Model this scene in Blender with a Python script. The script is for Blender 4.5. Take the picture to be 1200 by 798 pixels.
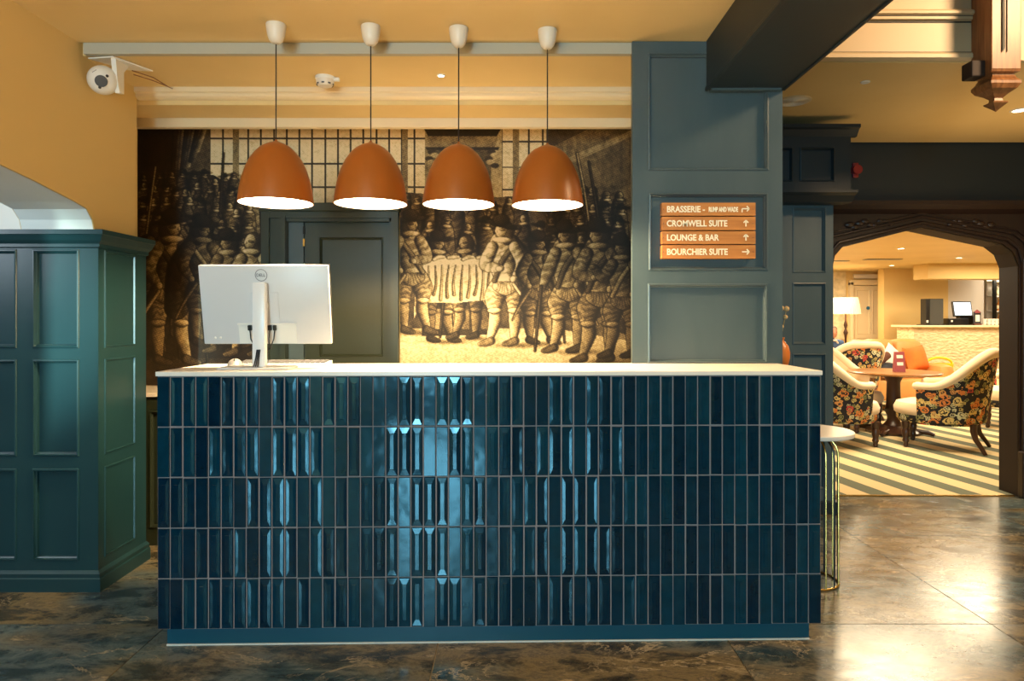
import bpy, math, random
import numpy as np
from mathutils import Vector, Matrix, Euler
random.seed(7)
PI = math.pi
for o in list(bpy.data.objects): bpy.data.objects.remove(o)
sc = bpy.context.scene
COL = sc.collection

# ------------------------------------------------------------------ camera
F = 800.0                     # focal length in pixels of the 1200x798 frame
cd = bpy.data.cameras.new('camera'); cam = bpy.data.objects.new('camera', cd); COL.objects.link(cam)
cam.location = (0, 0, 1.32); cam.rotation_euler = (PI/2, 0, 0)
cd.sensor_width = 36; cd.lens = 36*F/1200; cd.shift_y = -27/1200; cd.clip_start = 0.05
sc.camera = cam

# ------------------------------------------------------------------ world, exposure, lights
sc.view_settings.view_transform = 'Standard'; sc.view_settings.look = 'None'
sc.view_settings.exposure = 0.45; sc.view_settings.gamma = 1
w = bpy.data.worlds.new('world'); sc.world = w; w.use_nodes = True
w.node_tree.nodes['Background'].inputs[0].default_value = (0.5, 0.65, 0.8, 1)
w.node_tree.nodes['Background'].inputs[1].default_value = 0.05
WARM = (1.0, 0.64, 0.30); COOL = (0.50, 0.78, 1.0)
def light(kind, name, loc, energy, color, target=None, size=0.2, size_y=None, **kw):
    d = bpy.data.lights.new(name, kind); d.energy = energy; d.color = color
    if kind == 'AREA':
        d.size = size
        if size_y: d.shape = 'RECTANGLE'; d.size_y = size_y
    else: d.shadow_soft_size = size
    for k, v in kw.items(): setattr(d, k, v)
    o = bpy.data.objects.new(name, d); COL.objects.link(o); o.location = loc
    if target is not None:
        o.rotation_euler = (Vector(target)-Vector(loc)).to_track_quat('-Z', 'Y').to_euler()
    return o
# daylight through the glazed entrance door behind the photographer (it mirrors in the polished floor and the tiles)
light('AREA', 'entrance_daylight', (-0.92, -4.78, 1.54), 200, (0.42, 0.80, 1.0), (-0.92, 3, 1.54), 0.98, 2.04)
light('AREA', 'side_room_daylight', (-3.6, 2.2, 2.0), 14, (0.8, 0.9, 1.0), (-2.9, 3.3, 1.6), 0.8, 0.8)
# gallery lamp, then lobby lights that have no fittings
light('SPOT', 'gallery_lamp', (3.4, 1.9, 3.5), 330, (1.0, 0.66, 0.36), (1.9, 3.6, 1.0), 0.30, spot_size=math.radians(125), spot_blend=0.6)
light('SPOT', 'cabinet_fill_spot', (-1.75, -4.5, 2.2), 3800, (0.66, 0.98, 0.90), (-2.42, 3.3, 1.30), 0.06, spot_size=math.radians(9.5), spot_blend=0.9)  # added cool spot brightening the upper cabinet front; no window stands here
light('AREA', 'corridor_up_fill', (3.3, 4.2, 1.7), 5, WARM, (3.2, 4.2, 4), 0.8)  # added unseen area light facing up, brightens the corridor ceiling
light('AREA', 'lobby_up_fill', (-0.9, 0.6, 1.75), 34, WARM, (-0.6, 1.2, 4), 1.0, 0.6)  # added unseen fill at mid height, throws warm light up onto the ceiling
light('SPOT', 'recess_up_spot', (-0.3, 3.9, 1.2), 26, WARM, (-0.4, 3.7, 2.6), 0.25, spot_size=math.radians(150), spot_blend=1.0)  # warm spot aimed up at the recess ceiling from behind the desk
# added fill for the bottle shelves, then the lounge lamps
light('AREA', 'bottle_shelf_fill', (9.0, 12.05, 2.12), 14, (1.0, 0.86, 0.62), (9.0, 12.5, 1.2), 0.5)  # added area light without a fitting, lifts the dark bottles
for x, y in ((3.6, 6.6), (5.6, 8.2), (7.6, 10.0), (5.2, 11.6), (3.4, 9.4)):
    light('AREA', 'lounge_lamp', (x, y, 2.17), 66, (1.0, 0.83, 0.56), (x, y, 0), 1.1)

# ------------------------------------------------------------------ materials
def mat(name, color=(.5,.5,.5), rough=.5, metal=0, spec=None, coat=0, bump=None, var=None, emit=None, grain=None, sheen=0, trans=0):
    """bump=(scale,strength) noise relief; var=(scale,color2,amount) colour variation; grain=(stretch,color2)."""
    m = bpy.data.materials.new(name); m.use_nodes = True
    nt = m.node_tree; b = nt.nodes['Principled BSDF']
    b.inputs['Base Color'].default_value = (*color, 1); b.inputs['Roughness'].default_value = rough
    b.inputs['Metallic'].default_value = metal; b.inputs['Coat Weight'].default_value = coat
    b.inputs['Coat Roughness'].default_value = 0.05
    if spec is not None: b.inputs['Specular IOR Level'].default_value = spec
    if sheen: b.inputs['Sheen Weight'].default_value = sheen
    if trans: b.inputs['Transmission Weight'].default_value = trans
    N = nt.nodes.new; L = nt.links.new
    tc = N('ShaderNodeTexCoord')
    if var or grain:
        n = N('ShaderNodeTexNoise'); n.inputs['Detail'].default_value = 6
        mp = N('ShaderNodeMapping'); L(tc.outputs['Object'], mp.inputs[0]); L(mp.outputs[0], n.inputs['Vector'])
        if grain: mp.inputs['Scale'].default_value = grain[0]; c2 = grain[1]; n.inputs['Scale'].default_value = 6; n.inputs['Distortion'].default_value = .6; amt = 1
        else: n.inputs['Scale'].default_value = var[0]; c2 = var[1]; amt = var[2]
        r = N('ShaderNodeValToRGB'); r.color_ramp.elements[0].position = .35; r.color_ramp.elements[1].position = .68
        r.color_ramp.elements[0].color = (*color, 1)
        r.color_ramp.elements[1].color = (*[color[i]*(1-amt)+c2[i]*amt for i in range(3)], 1)
        L(n.outputs['Fac'], r.inputs[0]); L(r.outputs[0], b.inputs['Base Color'])
    if bump:
        n = N('ShaderNodeTexNoise'); n.inputs['Scale'].default_value = bump[0]; n.inputs['Detail'].default_value = 4
        L(tc.outputs['Object'], n.inputs['Vector'])
        bp = N('ShaderNodeBump'); bp.inputs['Strength'].default_value = bump[1]; bp.inputs['Distance'].default_value = .01
        L(n.outputs['Fac'], bp.inputs['Height']); L(bp.outputs[0], b.inputs['Normal'])
    if emit:
        b.inputs['Emission Color'].default_value = (*emit[0], 1); b.inputs['Emission Strength'].default_value = emit[1]
    return m
M = {}
M['cream'] = mat('cream_paint', (.72,.54,.25), .6, bump=(60,.03), var=(2,(.64,.47,.20),.6))
M['cream_gloss'] = mat('cream_gloss_paint', (.74,.60,.38), .35, bump=(25,.03))
M['fascia'] = mat('tan_cream_paint', (.56,.43,.26), .45, bump=(25,.03))
M['wall_cream'] = mat('wall_cream_paint', (.68,.49,.20), .7, bump=(50,.04))
M['white_wall'] = mat('white_wall_paint', (.80,.78,.72), .7)
M['grey_edge'] = mat('cool_lit_grey_edge', (.42,.40,.32), .5)  # cool light on the camera-facing ceiling edge put into its colour as grey
M['teal'] = mat('dark_teal_paint', (.010,.041,.048), .34, bump=(14,.06), var=(3,(.013,.049,.056),.7))
M['bluegrey'] = mat('blue_grey_paint', (.052,.082,.094), .34, bump=(20,.07), grain=((1,1,.25),(.064,.094,.106)))
M['navy'] = mat('navy_paint', (.005,.013,.018), .5, bump=(14,.04))
M['door'] = mat('dark_green_door_paint', (.020,.028,.015), .42, bump=(30,.06))
M['plinth'] = mat('petrol_blue_laminate', (.003,.068,.110), .35)
M['grout'] = mat('mauve_grey_grout', (.32,.24,.23), .85)
M['counter'] = mat('pale_stone_worktop', (.86,.80,.72), .3, var=(5,(.80,.72,.62),.7))
M['orange'] = mat('burnt_orange_lacquer', (.34,.092,.012), .33, spec=.45)
M['shade_in'] = mat('white_shade_lining', (.9,.86,.76), .5, emit=((1,.78,.45), 1.2))
M['glow'] = mat('lit_lamp_glass', (1,1,1), .4, emit=((1,.86,.6), 14))
M['glow_small'] = mat('lit_downlight_glass', (1,1,1), .4, emit=((1,.86,.6), 9))
M['ceramic'] = mat('cream_ceiling_rose_plastic', (.74,.68,.58), .4)
M['white_plastic'] = mat('white_plastic', (.78,.76,.70), .35)
M['black'] = mat('black_plastic', (.008,.008,.009), .3)
M['cord'] = mat('black_fabric_cord', (.012,.010,.009), .7)
M['silver'] = mat('silver_plastic', (.62,.63,.64), .35)
M['silver_metal'] = mat('pale_silver_plastic', (.78,.78,.78), .3)
M['mid_silver'] = mat('dark_silver_plastic', (.26,.25,.24), .3)
M['grey_print'] = mat('grey_print', (.10,.10,.11), .5)
M['oak'] = mat('oiled_oak', (.56,.225,.05), .45, grain=((.6,1,9),(.42,.15,.03)))
M['letter'] = mat('cream_lettering', (.92,.84,.64), .5)
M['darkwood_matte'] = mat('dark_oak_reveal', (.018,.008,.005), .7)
M['darkwood'] = mat('dark_stained_oak', (.022,.009,.006), .42, bump=(30,.15), grain=((9,9,.6),(.014,.006,.005)))
M['soffit_wood'] = mat('lit_brown_wood', (.30,.15,.06), .4, grain=((1,6,6),(.42,.24,.11)))
M['postwood'] = mat('mid_brown_oak', (.30,.13,.045), .38, grain=((9,9,.7),(.16,.06,.02)))
M['gold'] = mat('brushed_brass', (.62,.40,.12), .25, metal=1)
M['blackmetal'] = mat('black_lacquered_metal', (.012,.012,.012), .3, metal=.6)
M['terracotta'] = mat('orange_glazed_ceramic', (.62,.17,.03), .35)
M['dryflower'] = mat('dried_flower_head', (.55,.36,.16), .85, bump=(160,.6))
M['stem'] = mat('dried_stem', (.32,.26,.12), .8)
M['red'] = mat('red_enamel', (.22,.01,.012), .4)
M['linen'] = mat('cream_upholstery', (.74,.57,.36), .85, sheen=.2, bump=(220,.12))
M['leather'] = mat('tan_orange_leather', (.62,.27,.075), .5, bump=(40,.12), var=(3,(.70,.36,.12),.8))
M['orange_cloth'] = mat('orange_velvet', (.72,.17,.02), .8, var=(6,(.62,.10,.012),.7))
M['white_cloth'] = mat('white_cushion_cloth', (.78,.72,.62), .85)
M['dark_cloth'] = mat('charcoal_cloth', (.030,.032,.040), .9, bump=(20,.5))
M['brown_cloth'] = mat('brown_cloth', (.10,.035,.02), .9)
M['legwood'] = mat('dark_turned_wood', (.045,.018,.010), .3)
M['tablewood'] = mat('polished_brown_table_top', (.33,.16,.055), .28, grain=((1,7,7),(.25,.11,.035)))
M['menu'] = mat('plum_card', (.28,.06,.07), .5)
M['yellow'] = mat('yellow_plastic', (.85,.60,.02), .45)
M['lampshade'] = mat('pleated_cream_shade', (.80,.66,.42), .8, emit=((1,.70,.34), .55))
M['barfront'] = None
M['screen'] = mat('lit_till_screen', (.4,.5,.6), .3, emit=((.75,.88,1.0), 1.3))
M['skin'] = mat('skin', (.55,.26,.16), .55)
M['hair'] = mat('grey_brown_hair', (.22,.15,.10), .8, bump=(90,.5))
M['blue_cloth'] = mat('blue_jacket_cloth', (.05,.10,.22), .85)
M['bluebadge'] = mat('blue_disc', (.02,.14,.26), .4)
M['bar_white'] = mat('pale_grey_panelling', (.66,.62,.58), .6)
M['bottle_amber'] = mat('amber_bottle_glass', (.42,.16,.03), .15, spec=.8)
M['bottle_green'] = mat('green_bottle_glass', (.10,.26,.06), .15, spec=.8)
M['bottle_clear'] = mat('pale_bottle_glass', (.70,.62,.52), .15, spec=.8)
M['green_plastic'] = mat('lime_green_plastic', (.40,.55,.10), .4)
M['mat_pale'] = mat('pale_entrance_mat', (.70,.72,.74), .9)
M['dark_seam'] = mat('dark_strip_tone', (.012,.010,.008), .6)  # dark strip colour for the fascia lines and one newel strip

def custom(name, build):
    m = bpy.data.materials.new(name); m.use_nodes = True; nt = m.node_tree
    build(nt, nt.nodes['Principled BSDF'], nt.nodes.new, nt.links.new); return m
def ramp(N, pts, interp='LINEAR'):
    r = N('ShaderNodeValToRGB'); e = r.color_ramp; e.interpolation = interp
    while len(e.elements) < len(pts): e.elements.new(.5)
    for i, (p, c) in enumerate(pts): e.elements[i].position = p; e.elements[i].color = (*c, 1)
    return r
def tile_mat(nt, b, N, L):
    g = N('ShaderNodeNewGeometry'); oi = N('ShaderNodeObjectInfo')
    r = ramp(N, [(0,(.0012,.013,.031)),(.5,(.0017,.021,.044)),(1,(.0025,.033,.060))])
    L(oi.outputs['Random'], r.inputs[0])
    n = N('ShaderNodeTexNoise'); n.inputs['Scale'].default_value = 22; n.inputs['Detail'].default_value = 3
    L(g.outputs['Position'], n.inputs['Vector'])
    mx = N('ShaderNodeMix'); mx.data_type = 'RGBA'; mx.blend_type = 'MULTIPLY'; mx.inputs[0].default_value = .5
    r2 = ramp(N, [(.3,(.6,.6,.6)),(.7,(1.3,1.3,1.3))]); L(n.outputs['Fac'], r2.inputs[0])
    L(r.outputs[0], mx.inputs[6]); L(r2.outputs[0], mx.inputs[7]); L(mx.outputs[2], b.inputs['Base Color'])
    b.inputs['Roughness'].default_value = .11; b.inputs['Specular IOR Level'].default_value = .62; b.inputs['Specular Tint'].default_value = (.50,.88,1,1)
    b.inputs['Coat Weight'].default_value = 0; b.inputs['Coat Roughness'].default_value = .04
    n2 = N('ShaderNodeTexNoise'); n2.inputs['Scale'].default_value = 16; n2.inputs['Detail'].default_value = 1
    L(g.outputs['Position'], n2.inputs['Vector'])
    bp = N('ShaderNodeBump'); bp.inputs['Strength'].default_value = .10; bp.inputs['Distance'].default_value = .01
    L(n2.outputs['Fac'], bp.inputs['Height']); L(bp.outputs[0], b.inputs['Normal']); L(bp.outputs[0], b.inputs['Coat Normal'])
M['tile'] = custom('navy_glazed_tile', tile_mat)
def marble(nt, b, N, L):
    g = N('ShaderNodeNewGeometry'); oi = N('ShaderNodeObjectInfo')
    ad = N('ShaderNodeVectorMath'); ad.operation = 'ADD'; L(g.outputs['Position'], ad.inputs[0])
    sc_ = N('ShaderNodeVectorMath'); sc_.operation = 'SCALE'; sc_.inputs[3].default_value = 9
    cx = N('ShaderNodeCombineXYZ'); L(oi.outputs['Random'], cx.inputs[0]); L(oi.outputs['Random'], cx.inputs[1])
    L(cx.outputs[0], sc_.inputs[0]); L(sc_.outputs[0], ad.inputs[1])
    mp = N('ShaderNodeMapping'); mp.inputs['Rotation'].default_value = (0,0,.6); mp.inputs['Scale'].default_value = (1,1.9,1)
    L(ad.outputs[0], mp.inputs[0])
    n = N('ShaderNodeTexNoise'); n.inputs['Scale'].default_value = 3.6; n.inputs['Detail'].default_value = 13; n.inputs['Roughness'].default_value = .74; n.inputs['Distortion'].default_value = .35
    L(mp.outputs[0], n.inputs['Vector'])
    ra = ramp(N, [(.34,(.020,.018,.013)),(.46,(.075,.062,.036)),(.54,(.21,.16,.08)),(.60,(.11,.09,.055)),(.70,(.60,.44,.23))])
    rb = ramp(N, [(.34,(.012,.024,.030)),(.46,(.042,.070,.080)),(.56,(.115,.150,.150)),(.62,(.055,.078,.084)),(.72,(.46,.42,.33))])
    L(n.outputs['Fac'], ra.inputs[0]); L(n.outputs['Fac'], rb.inputs[0])
    npt = N('ShaderNodeTexNoise'); npt.inputs['Scale'].default_value = 1.1; npt.inputs['Detail'].default_value = 5; L(mp.outputs[0], npt.inputs['Vector'])
    rp = ramp(N, [(.42,(0,0,0)),(.56,(1,1,1))]); L(npt.outputs['Fac'], rp.inputs[0])
    r = N('ShaderNodeMix'); r.data_type = 'RGBA'; L(rp.outputs[0], r.inputs[0]); L(rb.outputs[0], r.inputs[6]); L(ra.outputs[0], r.inputs[7])
    n2 = N('ShaderNodeTexNoise'); n2.inputs['Scale'].default_value = 1.7; n2.inputs['Detail'].default_value = 9; n2.inputs['Roughness'].default_value = .66; n2.inputs['Distortion'].default_value = .6
    L(mp.outputs[0], n2.inputs['Vector'])
    v = ramp(N, [(.488,(0,0,0)),(.498,(1,1,1)),(.50,(1,1,1)),(.508,(0,0,0))]); L(n2.outputs['Fac'], v.inputs[0])
    n3 = N('ShaderNodeTexNoise'); n3.inputs['Scale'].default_value = 2; L(mp.outputs[0], n3.inputs['Vector'])
    ml = N('ShaderNodeMath'); ml.operation = 'MULTIPLY'; L(v.outputs[0], ml.inputs[0])
    r3 = ramp(N, [(.45,(0,0,0)),(.65,(.8,.8,.8))]); L(n3.outputs['Fac'], r3.inputs[0]); L(r3.outputs[0], ml.inputs[1])
    mx = N('ShaderNodeMix'); mx.data_type = 'RGBA'; L(ml.outputs[0], mx.inputs[0]); L(r.outputs[2], mx.inputs[6]); mx.inputs[7].default_value = (.50,.40,.25,1)
    L(mx.outputs[2], b.inputs['Base Color'])
    b.inputs['Roughness'].default_value = .2; b.inputs['Specular IOR Level'].default_value = .6
    n4 = N('ShaderNodeTexNoise'); n4.inputs['Scale'].default_value = 7; n4.inputs['Detail'].default_value = 3; L(mp.outputs[0], n4.inputs['Vector'])
    r4 = ramp(N, [(.3,(.17,.17,.17)),(.75,(.28,.28,.28))]); L(n4.outputs['Fac'], r4.inputs[0]); L(r4.outputs[0], b.inputs['Roughness'])
    bp = N('ShaderNodeBump'); bp.inputs['Strength'].default_value = .02; bp.inputs['Distance'].default_value = .01
    L(n.outputs['Fac'], bp.inputs['Height']); L(bp.outputs[0], b.inputs['Normal'])
M['marble'] = custom('dark_veined_marble', marble)
def carpet(nt, b, N, L):
    g = N('ShaderNodeNewGeometry'); s = N('ShaderNodeSeparateXYZ'); L(g.outputs['Position'], s.inputs[0])
    a = N('ShaderNodeMath'); a.operation = 'MULTIPLY_ADD'; L(s.outputs[1], a.inputs[0]); a.inputs[1].default_value = .17; L(s.outputs[0], a.inputs[2])
    d = N('ShaderNodeMath'); d.operation = 'DIVIDE'; L(a.outputs[0], d.inputs[0]); d.inputs[1].default_value = .335
    f = N('ShaderNodeMath'); f.operation = 'FRACT'; L(d.outputs[0], f.inputs[0])
    r = ramp(N, [(0,(.66,.52,.28)),(.52,(.12,.135,.09))], 'CONSTANT'); L(f.outputs[0], r.inputs[0])
    L(r.outputs[0], b.inputs['Base Color']); b.inputs['Roughness'].default_value = .95
    n = N('ShaderNodeTexNoise'); n.inputs['Scale'].default_value = 300; L(g.outputs['Position'], n.inputs['Vector'])
    bp = N('ShaderNodeBump'); bp.inputs['Strength'].default_value = .4; bp.inputs['Distance'].default_value = .005
    L(n.outputs['Fac'], bp.inputs['Height']); L(bp.outputs[0], b.inputs['Normal'])
M['carpet'] = custom('striped_carpet', carpet)
def floral(nt, b, N, L):
    tc = N('ShaderNodeTexCoord')
    base = (.010,.008,.010)
    def layer(prev, scale, seed, size, pts):
        mp = N('ShaderNodeMapping'); mp.inputs['Location'].default_value = (seed, seed*.7, seed*1.3); L(tc.outputs['Object'], mp.inputs[0])
        v = N('ShaderNodeTexVoronoi'); v.inputs['Scale'].default_value = scale; v.inputs['Randomness'].default_value = .85; L(mp.outputs[0], v.inputs['Vector'])
        # petals: wobble the distance with a fine noise
        n = N('ShaderNodeTexNoise'); n.inputs['Scale'].default_value = scale*3.2; n.inputs['Detail'].default_value = 1; L(mp.outputs[0], n.inputs['Vector'])
        m1 = N('ShaderNodeMath'); m1.operation = 'MULTIPLY_ADD'; L(n.outputs['Fac'], m1.inputs[0]); m1.inputs[1].default_value = .55; L(v.outputs['Distance'], m1.inputs[2])
        r = ramp(N, [(size-.22,(1,1,1)),(size-.20,(0,0,0)),(size-.14,(0,0,0)),(size-.12,(1,1,1)),(size,(1,1,1)),(size+.02,(0,0,0))], 'CONSTANT'); L(m1.outputs[0], r.inputs[0])
        sp = N('ShaderNodeSeparateColor'); L(v.outputs['Color'], sp.inputs[0])
        c = ramp(N, pts, 'CONSTANT'); L(sp.outputs[0], c.inputs[0])
        mx = N('ShaderNodeMix'); mx.data_type = 'RGBA'; L(r.outputs[0], mx.inputs[0]); L(c.outputs[0], mx.inputs[7])
        if prev is None: mx.inputs[6].default_value = (*base, 1)
        else: L(prev, mx.inputs[6])
        return mx.outputs[2]
    o = layer(None, 19, 3.1, .68, [(0,(.50,.38,.12)),(.3,(.22,.22,.08)),(.55,(.60,.28,.08)),(.8,(.55,.50,.28))])
    o = layer(o, 11, 1.7, .66, [(0,(.62,.20,.04)),(.25,(.66,.48,.16)),(.5,(.50,.06,.04)),(.62,(.60,.58,.36)),(.82,(.66,.30,.08))])
    L(o, b.inputs['Base Color']); b.inputs['Roughness'].default_value = .8
M['floral'] = custom('black_floral_fabric', floral)
def bark(nt, b, N, L):
    g = N('ShaderNodeNewGeometry'); mp = N('ShaderNodeMapping'); mp.inputs['Scale'].default_value = (1,1,2.2); mp.inputs['Rotation'].default_value=(0,.5,0); L(g.outputs['Position'], mp.inputs[0])
    n = N('ShaderNodeTexNoise'); n.inputs['Scale'].default_value = 14; n.inputs['Detail'].default_value = 2; L(mp.outputs[0], n.inputs['Vector'])
    r = ramp(N, [(.35,(.62,.46,.26)),(.6,(.74,.58,.36))]); L(n.outputs['Fac'], r.inputs[0]); L(r.outputs[0], b.inputs['Base Color'])
    bp = N('ShaderNodeBump'); bp.inputs['Strength'].default_value = .9; bp.inputs['Distance'].default_value = .03
    L(n.outputs['Fac'], bp.inputs['Height']); L(bp.outputs[0], b.inputs['Normal']); b.inputs['Roughness'].default_value = .6
M['barfront'] = custom('textured_cream_bar_front', bark)
def vcol(nt, b, N, L):
    a = N('ShaderNodeAttribute'); a.attribute_name = 'print'; L(a.outputs['Color'], b.inputs['Base Color'])
    b.inputs['Roughness'].default_value = .6; b.inputs['Specular IOR Level'].default_value = .3
M['mural'] = custom('printed_wallpaper', vcol)

# ------------------------------------------------------------------ mesh helpers
class MB:
    def __init__(s, off=(0,0,0)): s.v = []; s.f = []; s.off = Vector(off); s.smooth_from = None
    def add(s, vs, fs):
        n = len(s.v); s.v += [Vector(p)-s.off for p in vs]; s.f += [tuple(i+n for i in f) for f in fs]; return s
    def box(s, x0, x1, y0, y1, z0, z1, c=0):
        if x0>x1: x0,x1=x1,x0
        if y0>y1: y0,y1=y1,y0
        if z0>z1: z0,z1=z1,z0
        if c <= 0:
            return s.add([(x,y,z) for z in (z0,z1) for y in (y0,y1) for x in (x0,x1)],
                         [(0,2,3,1),(4,5,7,6),(0,1,5,4),(2,6,7,3),(0,4,6,2),(1,3,7,5)])
        # chamfered box: 24 verts
        import bmesh
        bm = bmesh.new(); bmesh.ops.create_cube(bm, size=1)
        for v in bm.verts: v.co = Vector(((x0+x1)/2+v.co.x*(x1-x0), (y0+y1)/2+v.co.y*(y1-y0), (z0+z1)/2+v.co.z*(z1-z0)))
        bmesh.ops.bevel(bm, geom=bm.edges[:], offset=c, segments=2, profile=.5, affect='EDGES')
        bm.verts.index_update()
        vs = [v.co.copy() for v in bm.verts]; fs = [tuple(v.index for v in f.verts) for f in bm.faces]; bm.free()
        return s.add(vs, fs)
    def quad(s, a, b, c, d): return s.add([a,b,c,d], [(0,1,2,3)])
    def lathe(s, prof, c=(0,0,0), n=32, a0=0, rot=0, sx=1, sy=1, caps=True):
        vs = []; c = Vector(c)
        for r, z in prof:
            for i in range(n):
                a = 2*PI*i/n+rot; vs.append((c.x+sx*r*math.cos(a), c.y+sy*r*math.sin(a), c.z+z))
        fs = []
        for j in range(len(prof)-1):
            for i in range(n):
                k = (i+1)%n; fs.append((j*n+i, j*n+k, (j+1)*n+k, (j+1)*n+i))
        if caps and prof[0][0] > 1e-6: fs.append(tuple(reversed(range(n))))
        if caps and prof[-1][0] > 1e-6: fs.append(tuple((len(prof)-1)*n+i for i in range(n)))
        return s.add(vs, fs)
    def tube(s, pts, r, n=10, closed=False):
        pts = [Vector(p) for p in pts]; m = len(pts)
        rr = r if isinstance(r, (list, tuple)) else [r]*m
        vs = []; prev = None
        for i, p in enumerate(pts):
            if closed: t = pts[(i+1)%m]-pts[i-1]
            else: t = pts[min(i+1,m-1)]-pts[max(i-1,0)]
            t.normalize()
            if prev is None:
                u = t.orthogonal().normalized()
            else:
                u = prev-t*prev.dot(t)
                if u.length < 1e-6: u = t.orthogonal()
                u.normalize()
            prev = u; w_ = t.cross(u)
            for k in range(n):
                a = 2*PI*k/n; vs.append(p+(u*math.cos(a)+w_*math.sin(a))*rr[i])
        fs = []
        for i in range(m if closed else m-1):
            j = (i+1)%m
            for k in range(n):
                l = (k+1)%n; fs.append((i*n+k, i*n+l, j*n+l, j*n+k))
        if not closed: fs += [tuple(reversed(range(n))), tuple((m-1)*n+k for k in range(n))]
        return s.add(vs, fs)
    def prism(s, poly, ax, a0, a1):
        """poly of 2-D points in the plane across axis ax, extruded from a0 to a1."""
        def p3(p, a):
            return (a,p[0],p[1]) if ax==0 else (p[0],a,p[1]) if ax==1 else (p[0],p[1],a)
        n = len(poly)
        return s.add([p3(p,a0) for p in poly]+[p3(p,a1) for p in poly],
            [tuple(range(n)), tuple(reversed(range(n,2*n)))]+[(i,n+i,n+(i+1)%n,(i+1)%n) for i in range(n)])
    def ball(s, c, r, n=16, m=10, sc=(1,1,1)):
        c = Vector(c)
        return s.lathe([(r*math.sin(PI*j/m), -r*math.cos(PI*j/m)*sc[2]) for j in range(m+1)], c, n, sx=sc[0], sy=sc[1])
    def build(s, name, m, parent=None, smooth=False, **kw):
        me = bpy.data.meshes.new(name); me.from_pydata(s.v, [], s.f); me.validate()
        import bmesh
        bm = bmesh.new(); bm.from_mesh(me); bmesh.ops.remove_doubles(bm, verts=bm.verts, dist=1e-6)
        bmesh.ops.recalc_face_normals(bm, faces=bm.faces); bm.to_mesh(me); bm.free()
        me.materials.append(M[m] if isinstance(m, str) else m)
        if smooth:
            me.polygons.foreach_set('use_smooth', [True]*len(me.polygons))
            me.set_sharp_from_angle(angle=math.radians(38))
        o = bpy.data.objects.new(name, me); COL.objects.link(o)
        if parent: o.parent = parent
        tag(o, **kw); return o
def tag(o, label=None, cat=None, group=None, kind=None):
    if label: o['label'] = label
    if cat: o['category'] = cat
    if group: o['group'] = group
    if kind: o['kind'] = kind
    return o
def thing(name, label, cat, loc=(0,0,0), rz=0, group=None, kind=None):
    o = bpy.data.objects.new(name, None); o.empty_display_size = .05; COL.objects.link(o)
    o.location = loc; o.rotation_euler = (0,0,rz); return tag(o, label, cat, group, kind)
def copy_tree(o, parent=None):
    c = o.copy(); COL.objects.link(c); c.parent = parent
    for ch in list(o.children): copy_tree(ch, c)
    return c
def text_mesh(name, s, size, m, parent, origin, xdir, updir, depth=.002, align='LEFT', bold=.0, sx=1, **kw):
    cu = bpy.data.curves.new(name, 'FONT'); cu.body = s; cu.size = size; cu.extrude = depth; cu.offset = bold; cu.align_x = align; cu.resolution_u = 3
    t = bpy.data.objects.new(name, cu); COL.objects.link(t)
    me = bpy.data.meshes.new_from_object(t.evaluated_get(bpy.context.evaluated_depsgraph_get()))
    bpy.data.objects.remove(t)
    X = Vector(xdir).normalized(); U = Vector(updir).normalized(); Z = X.cross(U)
    mx = Matrix(((X.x*sx,U.x,Z.x,origin[0]),(X.y*sx,U.y,Z.y,origin[1]),(X.z*sx,U.z,Z.z,origin[2]),(0,0,0,1)))
    me.transform(mx); me.materials.clear(); me.materials.append(M[m])
    o = bpy.data.objects.new(name, me); COL.objects.link(o); o.parent = parent; return tag(o, **kw)
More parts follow.
